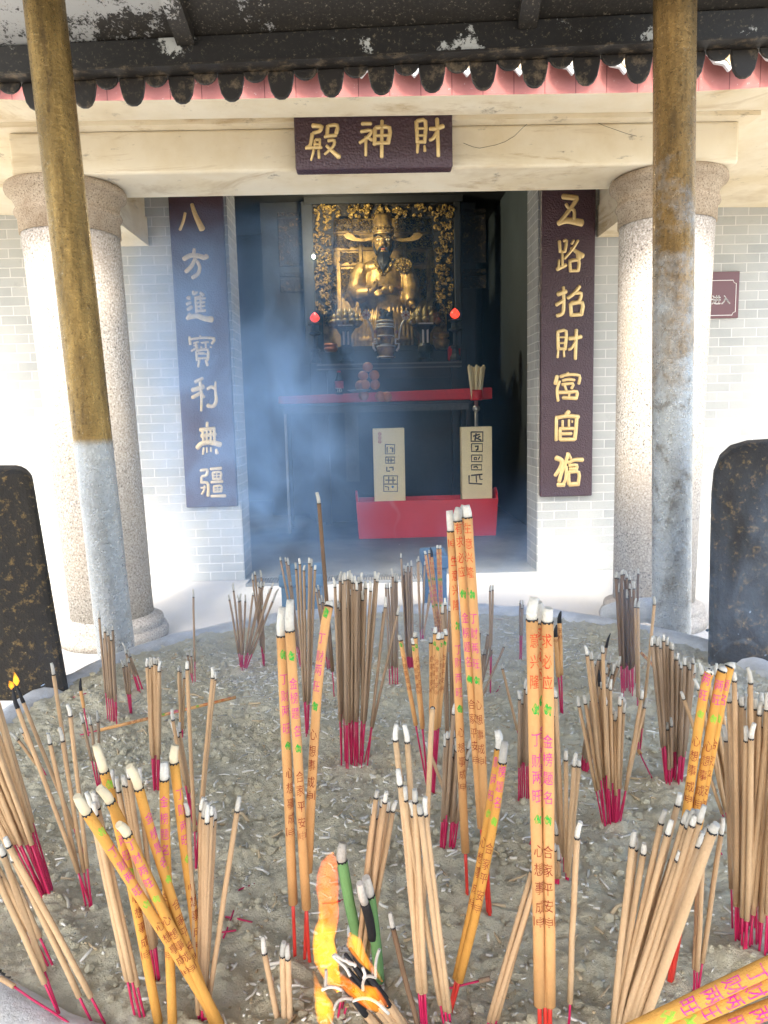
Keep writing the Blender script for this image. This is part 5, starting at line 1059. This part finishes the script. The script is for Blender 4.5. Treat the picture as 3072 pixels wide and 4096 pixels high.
# --- front centre
bundle(many(E_, (768, 245), (750, 325), (772, 315), (824, 255), (803, 300), (838, 318), (874, 312)), bb(E_, 615, 700, 1330, 1440), .02, 'tan', 'tan stick of the leaning bundle behind the green sticks', 'leaning bundle behind the green sticks', .3, lean=.01)
g = 'spread tan sticks right of the fire'
for i, (b, t, cf) in enumerate((((1178, 1690), (888, 125), .10), ((1036, 1690), (932, 222), .16), ((1068, 1690), (994, 238), .16), ((1046, 1690), (982, 308), .16), ((1192, 1690), (1020, 332), .09), ((1212, 1690), (1044, 290), .08))):
    stick(E_(*b), E_(*t), cf, 'pale', 'pale tan stick of the six right of the fire, ' + ['leftmost and tallest', 'second from the left', 'fourth from the left', 'third from the left', 'fifth from the left', 'rightmost'][i], g, lean=.015)
stick(E_(1052, 1690), T4(160, 410), .16, 'pale', 'long thin tan stick rising behind the six, the left one', g, dy=.03)
stick(E_(1060, 1690), T4(260, 408), .16, 'pale', 'long thin tan stick rising behind the six, the right one', g, dy=.03)
stick(E_(1030, 1320), T4(478, 280), .1, 'pale', 'long bowed tan stick crossing from the six up to the slim printed sticks', None, dy=.02, mid=T4(448, 820))
stick(T4(640, 1130), T4(418, 548), .03, 'tan', 'short tan stick leaning left before the bundle of the tallest peach sticks', None)
stick(E_(1025, 1720), E_(835, 985), .02, 'dark', 'single scorched brown stick with a curled ash tip, right of the fire')
bundle(many(F_, (262, 640), (285, 700), (310, 590)), bb(F_, -60, 10, 1700, 1720), .06, 'tan', 'tan stick leaning right into the upright large orange three', 'three sticks leaning into the orange three', .3)
bundle(many(T4, (1200, 128), (1245, 28), (1260, 78)) + many(C_, (160, 1300), (196, 1232), (206, 1262), (180, 1330), (214, 1300)), bb(T4, 1172, 1285, 985, 1035), .30, 'brown', 'brown stick of the bundle behind the large orange three', 'bundle behind the large orange three', .3)
bundle(many(F_, (380, 435), (370, 575), (396, 590), (356, 552)), bb(F_, 372, 398, 815, 828), .20, 'tan', 'short tan stick right of the large orange three', 'short sticks right of the orange three', .3)
bundle(many(C_, (376, 1288), (348, 1288), (350, 1375), (370, 1372), (346, 1440), (384, 1445)), bb(F_, 330, 440, 640, 760), .08, 'tan', 'thin tan stick rising right of the large orange three', 'thin sticks right of the orange three', .5)
bundle(many(F_, (495, 25), (522, 65), (440, 0)), bb(F_, 440, 452, 795, 808), .07, 'pale', 'pale tan stick of the trio left of the lone front stick', 'pale trio at right of centre', .3)
bundle(many(F_, (330, 280), (372, 200), (415, 60), (392, 120)), bb(F_, 208, 242, 580, 605), .26, 'brown', 'stick with magenta core just left of the orange three', 'sticks left of the orange three', .3)
stick(F_(455, 1680), F_(510, 432), .13, 'pale', 'lone upright pale stick between the orange three and the front right bundle')
stick(T4(1185, 480), T3(1197, 1195), .04, 'tan', 'single tan stick leaning left, right of the tallest peach sticks', None)
stick(T3(1010, 1520), T3(1245, 985), .03, 'brown', 'single brown stick leaning right, beside the tallest peach sticks', None)
bundle(many(T3, (1090, 448), (1116, 448)), bb(T3, 1085, 1102, 1430, 1445), .33, 'brown', 'thin brown rear stick right of the tallest peach sticks', 'rear pair right of the tallest sticks', .3)
bundle(many(T3, (1075, 872), (1101, 872), (1028, 1058), (1048, 1062), (1112, 1025), (996, 850)), bb(T3, 975, 1010, 1400, 1440), .05, 'brown', 'short brown stick right of the tallest peach sticks', 'short sticks right of the tallest sticks', .4)
bundle(many(C_, (164, 752), (181, 752), (171, 828), (176, 780)), bb(C_, 158, 172, 1085, 1105), .38, 'brown', 'thin brown rear stick behind the large orange three', 'rear four behind the orange three', .3)
g = 'rear orange pair'
stick(C_(408, 1400), C_(372, 905), .38, 'slim', 'slim peach stick behind the large orange three, left of a pair', g, tip=2, rs=1.4, pr=0)
stick(C_(418, 1405), C_(399, 820), .35, 'slim', 'slim peach stick behind the large orange three, right of a pair', g, tip=2, rs=1.4, pr=1)
# --- right thicket
bundle(many(T1, (75, 592), (135, 582), (188, 578), (232, 562), (313, 585), (312, 620), (390, 705), (432, 590), (446, 565), (462, 600), (465, 640), (370, 672), (318, 432), (280, 475), (300, 490), (352, 455), (255, 370, 2), (176, 405, 2), (152, 170), (192, 222), (290, 168), (622, 540), (652, 608), (426, 695)), bb(T1, 285, 432, 1610, 1650), .27, 'tan', 'tan stick of the broad fan bundle at right', 'broad fan bundle at right', .25, lean=.015)
bundle(many(T1, (248, 258), (262, 240), (290, 232), (314, 228), (320, 290), (356, 245), (345, 315), (352, 330), (440, 258), (400, 300), (392, 318), (400, 355), (340, 68, 2), (330, 350)), bb(T1, 100, 170, 1195, 1228), .11, 'brown', 'brown stick of the bundle behind the broad fan bundle', 'bundle behind the broad fan', .3, lean=.015)
bundle(many(C_, (738, 588), (752, 585), (768, 588), (782, 640), (775, 575), (790, 570), (793, 600), (790, 670), (800, 600), (806, 578), (806, 690), (816, 700), (812, 605), (824, 600), (830, 685), (838, 640), (824, 655), (876, 565), (848, 690), (770, 650), (850, 640), (760, 655)), bb(C_, 778, 862, 1270, 1325), .22, 'dark', 'dark brown stick of the tall bundle before the right column', 'tall dark bundle before the right column', .3, lean=.012)
bundle(many(C_, (857, 742), (877, 762)), bb(C_, 868, 882, 1375, 1390), .06, 'tan', 'tan stick just right of the tall dark bundle', 'pair right of the tall dark bundle', .3)
bundle(many(C_, (978, 735), (897, 1290), (922, 1345)), bb(T1, 578, 602, 1035, 1055), .17, 'tan', 'tan stick of the sparse trio beyond the broad fan bundle', 'sparse trio beyond the broad fan', .3)
bundle(many(T1, (690, 95), (714, 85), (736, 100), (757, 90), (765, 150), (790, 75), (797, 110), (822, 95), (850, 140), (866, 150), (870, 195), (882, 240), (905, 232), (921, 235), (830, 280), (936, 310), (970, 270), (982, 265), (1008, 290), (1042, 272), (1055, 308), (1012, 320), (1036, 350), (866, 640, 2), (905, 700, 2), (860, 770), (822, 808), (965, 820), (985, 730), (970, 740), (1026, 280)), bb(T1, 812, 945, 1300, 1360), .27, 'brown', 'brown stick of the dense rear thicket at right', 'dense rear thicket at right', .25, lean=.015)
bundle(many(T1, (940, 552), (1065, 450), (1092, 312), (1105, 330), (1132, 350), (1152, 365), (1175, 620), (1216, 318), (1242, 440), (1104, 410), (1075, 590)), bb(T1, 1290, 1420, 1560, 1640), .05, 'tan', 'tan stick leaning left in the right thicket', 'left-leaning sticks in the right thicket', .3, lean=.02)
bundle(many(T1, (1348, 488), (1384, 385), (1332, 568), (1394, 520), (1400, 555), (1412, 590), (1440, 585), (1456, 570), (1516, 355), (1506, 425), (1402, 718), (1305, 830), (1555, 600), (1592, 635), (1610, 560), (1652, 560)), bb(F_, 1440, 1600, 1080, 1230), .18, 'tan', 'tan stick of the upright right thicket before the right ear', 'upright thicket before the right ear', .35, lean=.03)
bundle(many(T1, (1525, 815), (1482, 845), (1640, 700), (1690, 420), (1700, 600), (1760, 500), (1740, 760), (1800, 640), (1850, 560), (1780, 850), (1690, 860), (1880, 700)), bb(F_, 1478, 1690, 1250, 1300), .18, 'pale', 'pale tan stick of the bundle at the right edge', 'bundle at the right edge', .3, lean=.02)
bundle(many(F_, (848, 490), (866, 520), (916, 565), (1030, 362), (1132, 262), (1074, 432), (1172, 372), (1206, 365), (1218, 408), (1248, 370), (1278, 342), (1270, 488), (1302, 466), (1286, 548), (1104, 590), (1132, 612), (1202, 575), (1228, 600), (1194, 640), (1262, 500)), bb(F_, 715, 860, 1700, 1740), .035, 'pale', 'pale tan stick of the front right bundle', 'front right bundle', .2, lean=.02)
stick(F_(880, 1740), F_(1342, 448), .02, 'pale', 'thickest pale stick slanting across the front right bundle', None, rs=1.5, dy=-.03)
bundle(many(F_, (1246, 640), (1272, 610), (1392, 415)), bb(F_, 1198, 1248, 1430, 1460), .14, 'tan', 'tan stick of the trio right of the front right bundle', 'trio right of the front right bundle', .3)

# --- burning bundle, green sticks
g = 'green sticks by the fire'
stick(T8(880, 1560), T8(578, 75), .01, 'green', 'green stick with long white ash beside the flame, the left one', g, dy=.0, mid=T8(690, 740), ash_len=.022)
stick(T8(1015, 1600), T8(872, 440), .01, 'green', 'green stick with white ash beside the flame, the right one', g, dy=-.01, mid=T8(955, 950), ash_len=.026)
o = stick(T8(990, 1560), T8(770, 520), .35, 'green', 'blackened stick with a long curled white ash beside the right green stick', None, dy=-.03, mid=T8(912, 950), ash_len=.034, rs=.85); o.data.materials[0] = M['char']
g = 'burning tan bundle at the front'
for i, (bx, by, tx, ty) in enumerate(((1290, 2110, 690, 1230), (1330, 2100, 740, 1330), (1250, 2120, 640, 1290), (1230, 2130, 670, 1460), (1180, 2140, 700, 1560), (1060, 2140, 620, 1660), (1020, 2150, 700, 1760), (1300, 2120, 860, 1480))):
    b = atZ(*T8(bx, by), ZA); t = atY(*T8(tx, ty), b.y-.02); q = b.lerp(t, .42 if i not in (5, 6) else .5)
    m = MB(); m.tube([b-(t-b)*.1, q], .0029, 8); o = m.build('incense_stick', M['coat_tan'], None, tuple(b), fix=False); tag(o, 'tan stick with charred black end in the fire', 'incense stick', g)
    m = MB(); m.tube([q, q.lerp(t, .5), t], [.0030, .0026, .0016], 7); m.build('charred_end', M['char'], o, tuple(b), fix=False)
curl = [((690, 1530), (650, 1440), (530, 1340), (500, 1300)), ((755, 1410), (690, 1380), (600, 1350), (520, 1290)), ((965, 1440), (985, 1540), (1020, 1230), (975, 1330)), ((835, 1690), (830, 1590), (880, 1520), (985, 1550)), ((380, 1690), (450, 1650), (540, 1655), (600, 1690)), ((515, 1910), (540, 1820), (620, 1770), (720, 1790)), ((720, 1810), (820, 1770), (960, 1790), (1120, 1950)), ((420, 1640), (425, 1560), (430, 1500), (425, 1460)), ((640, 1350), (690, 1400), (740, 1400), (750, 1425)), ((830, 1440), (850, 1490), (860, 1520), (840, 1560))]
curl[2] = ((975, 1540), (970, 1430), (985, 1320), (1018, 1235))
for c in curl:
    m = MB(); pts = [atY(*T8(*p), .553) for p in c]; pp = []
    for i in range(3):
        for q in (0, .33, .66): pp.append(pts[i].lerp(pts[i+1], q))
    pp.append(pts[3])
    for _ in range(2): pp = [pp[0]] + [(pp[i-1]+pp[i]*2+pp[i+1])/4 for i in range(1, len(pp)-1)] + [pp[-1]]
    m.tube(pp, [.0013]*len(pp), 7); tag(m.build('ash_curl', M['tip'], None, tuple(pp[0]), fix=False), 'curled white ash strip dropping from the burning sticks', 'ash curl', 'ash curls in the fire')
bundle(many(T8, (592, 1790), (618, 1800), (655, 1850)), bb(T8, 520, 620, 2090, 2110), .97, 'tan', 'bare magenta stick core standing under the burning bundle', 'bare cores under the fire', .1, tip=0)
# the 285 sticks that show largest are things of their own; the small rear remainder is one mass
THIN.sort(key=lambda q: -q[0]); mass = MB()
for i, (_, a, k) in enumerate(THIN):
    if i < 285: make_stick(*a, **k)
    else: make_stick(*a, **{**k, 'sink': mass})
if mass.v: tag(mass.build('incense_thicket', [M[k] for k in MASS], fix=False), 'mass of small thin incense sticks standing at the rear of the ash', 'incense', kind='stuff')
# ------------------------------------------------------------------ flames (glowing gas) and drifting smoke (volumes)
def flame_mat(name, dens, c0, c1, z0, z1):
    s = NT(name); s.t.nodes.remove(s.b); v = s.n('ShaderNodeVolumePrincipled'); v.inputs['Density'].default_value = 0
    n = s.noise(38, 4, .6, s.scale((1, 1, .45))); x, y, z = s.xyz()
    v.inputs['Density'].default_value = 40 if dens < 100 else 260; v.inputs['Color'].default_value = (.05, .01, .0, 1)
    s.put(v.inputs['Emission Color'], s.mix(s.ramp(n, [(.42, 0), (.62, 1)]), c0, c1)); s.put(v.inputs['Emission Strength'], s.math('MULTIPLY', s.ramp(n, [(.25, .45), (.65, 1)]), dens))
    s.t.links.new(v.outputs[0], s.out.inputs['Volume']); s.m.cycles.volume_step_rate = .5; return s.m
M['flame'] = flame_mat('fire', 80, (1, .15, .004), (1, .42, .02), 0, 1)
M['flame_small'] = flame_mat('small fire', 190, (1, .26, .015), (1, .55, .05), 0, 1)
YF = .66
def tongue(mb, P, Y, pts, flat=.32):
    q = [atY(*P(x, y), Y) for x, y, r in pts]; rr = []
    base = P(0, 0); sc = 1/((P(1, 0)[0]-base[0]) or 1)
    k = Y*1.03/FPX/sc
    pl = []; rl = []
    for i in range(len(q)-1):
        for t in (0, .25, .5, .75):
            a = q[max(i-1, 0)]; b = q[i]; c = q[i+1]; d = q[min(i+2, len(q)-1)]
            pl.append(.5*((2*b)+(c-a)*t+(2*a-5*b+4*c-d)*t*t+(3*b-a-3*c+d)*t*t*t)); rl.append((pts[i][2]*(1-t)+pts[i+1][2]*t)*k)
    pl.append(q[-1]); rl.append(pts[-1][2]*k)
    rl = [r*(1+.14*noise.noise(Vector((i*.55, Y*30, r*200)))) for i, r in enumerate(rl)]
    mb.tube(pl, rl, 14, 0, True, flat, (0, -1, 0))
for fi, (pts, lab) in enumerate((([(560,1700,20), (500,1560,80), (430,1350,115), (400,1120,105), (455,900,100), (450,690,95), (440,520,108), (450,360,95), (480,240,60), (500,170,8)], 'tall orange flame rising left of the green sticks'),
    ([(560,1500,12), (640,1610,45), (760,1720,48), (930,1850,44), (1050,1945,6)], 'bright yellow flame licking down along the charred sticks'),
    ([(690,1060,8), (735,1160,60), (800,1290,46), (880,1400,30), (960,1480,22), (1045,1590,4)], 'narrow orange flame at the foot of the left green stick'),
    ([(840,1640,8), (930,1710,52), (1020,1790,36), (1105,1865,5)], 'small bright flame under the curled ash strip'),
    ([(292,1490,3), (330,1640,34), (375,1780,70), (415,1920,96), (410,2040,70), (400,2110,10)], 'separate pointed flame left of the bare cores'))):
    m = MB(); tongue(m, T8, (.60, .55, .55, .55, .535)[fi], [(x, y, r*(1.25 if fi in (0, 4) else 1.7)) for x, y, r in pts]); tag(m.build('flame', M['flame']), lab, 'flame', 'flames of the burning bundle')
yb = atZ(*T7(760, 683), ZA).y
for pts, lab in (([(95,325,6), (95,300,24), (88,275,18), (75,255,3)], 'small flame on the left burning stick'), ([(140,292,8), (135,260,27), (128,225,18), (118,180,2)], 'taller small flame on the right burning stick')):
    m = MB(); tongue(m, T6, yb-.01, pts, .8); tag(m.build('flame', M['flame_small']), lab, 'flame', 'flames on the two left sticks')
def smoke(name, a, b, dens, scale, stretch, cen, rad, thr, label, seed, col=(.36, .60, 1.0), warp=1.2):
    s = NT(name); s.t.nodes.remove(s.b); v = s.n('ShaderNodeVolumePrincipled'); v.inputs['Color'].default_value = (*col, 1); v.inputs['Anisotropy'].default_value = .1
    mp = s.n('ShaderNodeMapping'); s.put(mp.inputs[0], s.co); mp.inputs['Scale'].default_value = stretch; mp.inputs['Location'].default_value = (seed, seed*.7, seed*1.3)
    n = s.noise(scale, 5, .58, mp.outputs[0], warp)
    mp2 = s.n('ShaderNodeMapping'); mp2.vector_type = 'TEXTURE'; s.put(mp2.inputs[0], s.co); mp2.inputs['Location'].default_value = cen; mp2.inputs['Scale'].default_value = rad
    ln = s.n('ShaderNodeVectorMath', operation='LENGTH'); s.put(ln.inputs[0], mp2.outputs[0])
    fall = s.ramp(ln.outputs['Value'], [(0, 1), (.45, .75), (1, 0)])
    d = s.math('MULTIPLY', s.math('MULTIPLY', s.ramp(n, [(thr, .0), (thr+.28, 1)]), fall), dens)
    s.put(v.inputs['Density'], d); s.t.links.new(v.outputs[0], s.out.inputs['Volume'])
    m = MB(); m.box(a, b); o = m.build('smoke', s.m); tag(o, label, 'smoke', None, 'stuff'); return o
smoke('smoke plume', (-1.28, 3.62, .02), (.65, 4.78, 2.10), 1.75, 2.3, (1, .7, .7), (-.72, 4.25, 1.35), (1.08, .85, 1.45), .41, 'blue smoke drifting across the left half of the doorway', 3.0)
smoke('smoke over ash', (-.70, 1.15, .53), (.80, 2.02, .98), 1.6, 4.5, (1, 1, .7), (.1, 1.6, .62), (.85, .55, .36), .46, 'thin blue smoke hanging over the rear of the ash', 8.0)
smoke('smoke wisps', (.36, .80, .53), (.95, 1.45, 1.02), 3.2, 7, (1, 1, .55), (.62, 1.22, .72), (.36, .36, .32), .50, 'pale smoke wisps curling before the right ear', 5.0, (.6, .78, 1), 2.5)
smoke('hall smoke', (-.84, 5.25, .02), (1.10, 6.25, 2.55), .28, 1.3, (1, 1, .8), (-.05, 5.75, 1.3), (1.4, .9, 1.9), .20, 'faint blue smoke inside the hall doorway', 2.0, (.25, .55, 1.0))
s = NT('thin smoke strand'); s.t.nodes.remove(s.b); v = s.n('ShaderNodeVolumePrincipled'); v.inputs['Color'].default_value = (.7, .83, 1, 1)
s.put(v.inputs['Density'], s.ramp(s.noise(30, 4, .6), [(.3, 1.0), (.7, 9.0)])); s.t.links.new(v.outputs[0], s.out.inputs['Volume'])
for i, (P, Y, pts) in enumerate(((C_, 1.42, [(1335, 1090), (1390, 1040), (1450, 1010), (1540, 1005), (1600, 1040), (1650, 1095)]), (C_, 1.36, [(1480, 960), (1500, 900), (1470, 850), (1500, 810), (1560, 830)]), (T6, 1.0, [(390, 690), (350, 600), (365, 520), (340, 440), (380, 360), (350, 280)]),
    (F_, .82, [(1380, 430), (1420, 500), (1500, 500), (1560, 570), (1540, 620)]), (C_, 1.25, [(1240, 1150), (1280, 1090), (1250, 1030), (1300, 980), (1290, 930)]), (A_, 1.35, [(600, 1500), (560, 1440), (580, 1380), (540, 1320)]), (B_, 1.55, [(900, 420), (870, 330), (900, 240), (850, 150), (890, 60), (860, -40)]))):
    m = MB(); q = [atY(*P(*p), Y+.02*math.sin(k)) for k, p in enumerate(pts)]; pp = []
    for k in range(len(q)-1):
        for t in (0, .2, .4, .6, .8):
            a_, b_, c_, d_ = q[max(k-1, 0)], q[k], q[k+1], q[min(k+2, len(q)-1)]
            pp.append(.5*((2*b_)+(c_-a_)*t+(2*a_-5*b_+4*c_-d_)*t*t+(3*b_-a_-3*c_+d_)*t*t*t))
    n_ = len(pp); m.tube(pp, [(.001+.008*min(k/n_, 1.15-k/n_))*(1+.4*noise.noise(Vector((k*.4, i*9, 0)))) for k in range(n_)], 8); tag(m.build('smoke', s.m), 'thin curling strand of smoke', 'smoke', None, 'stuff')
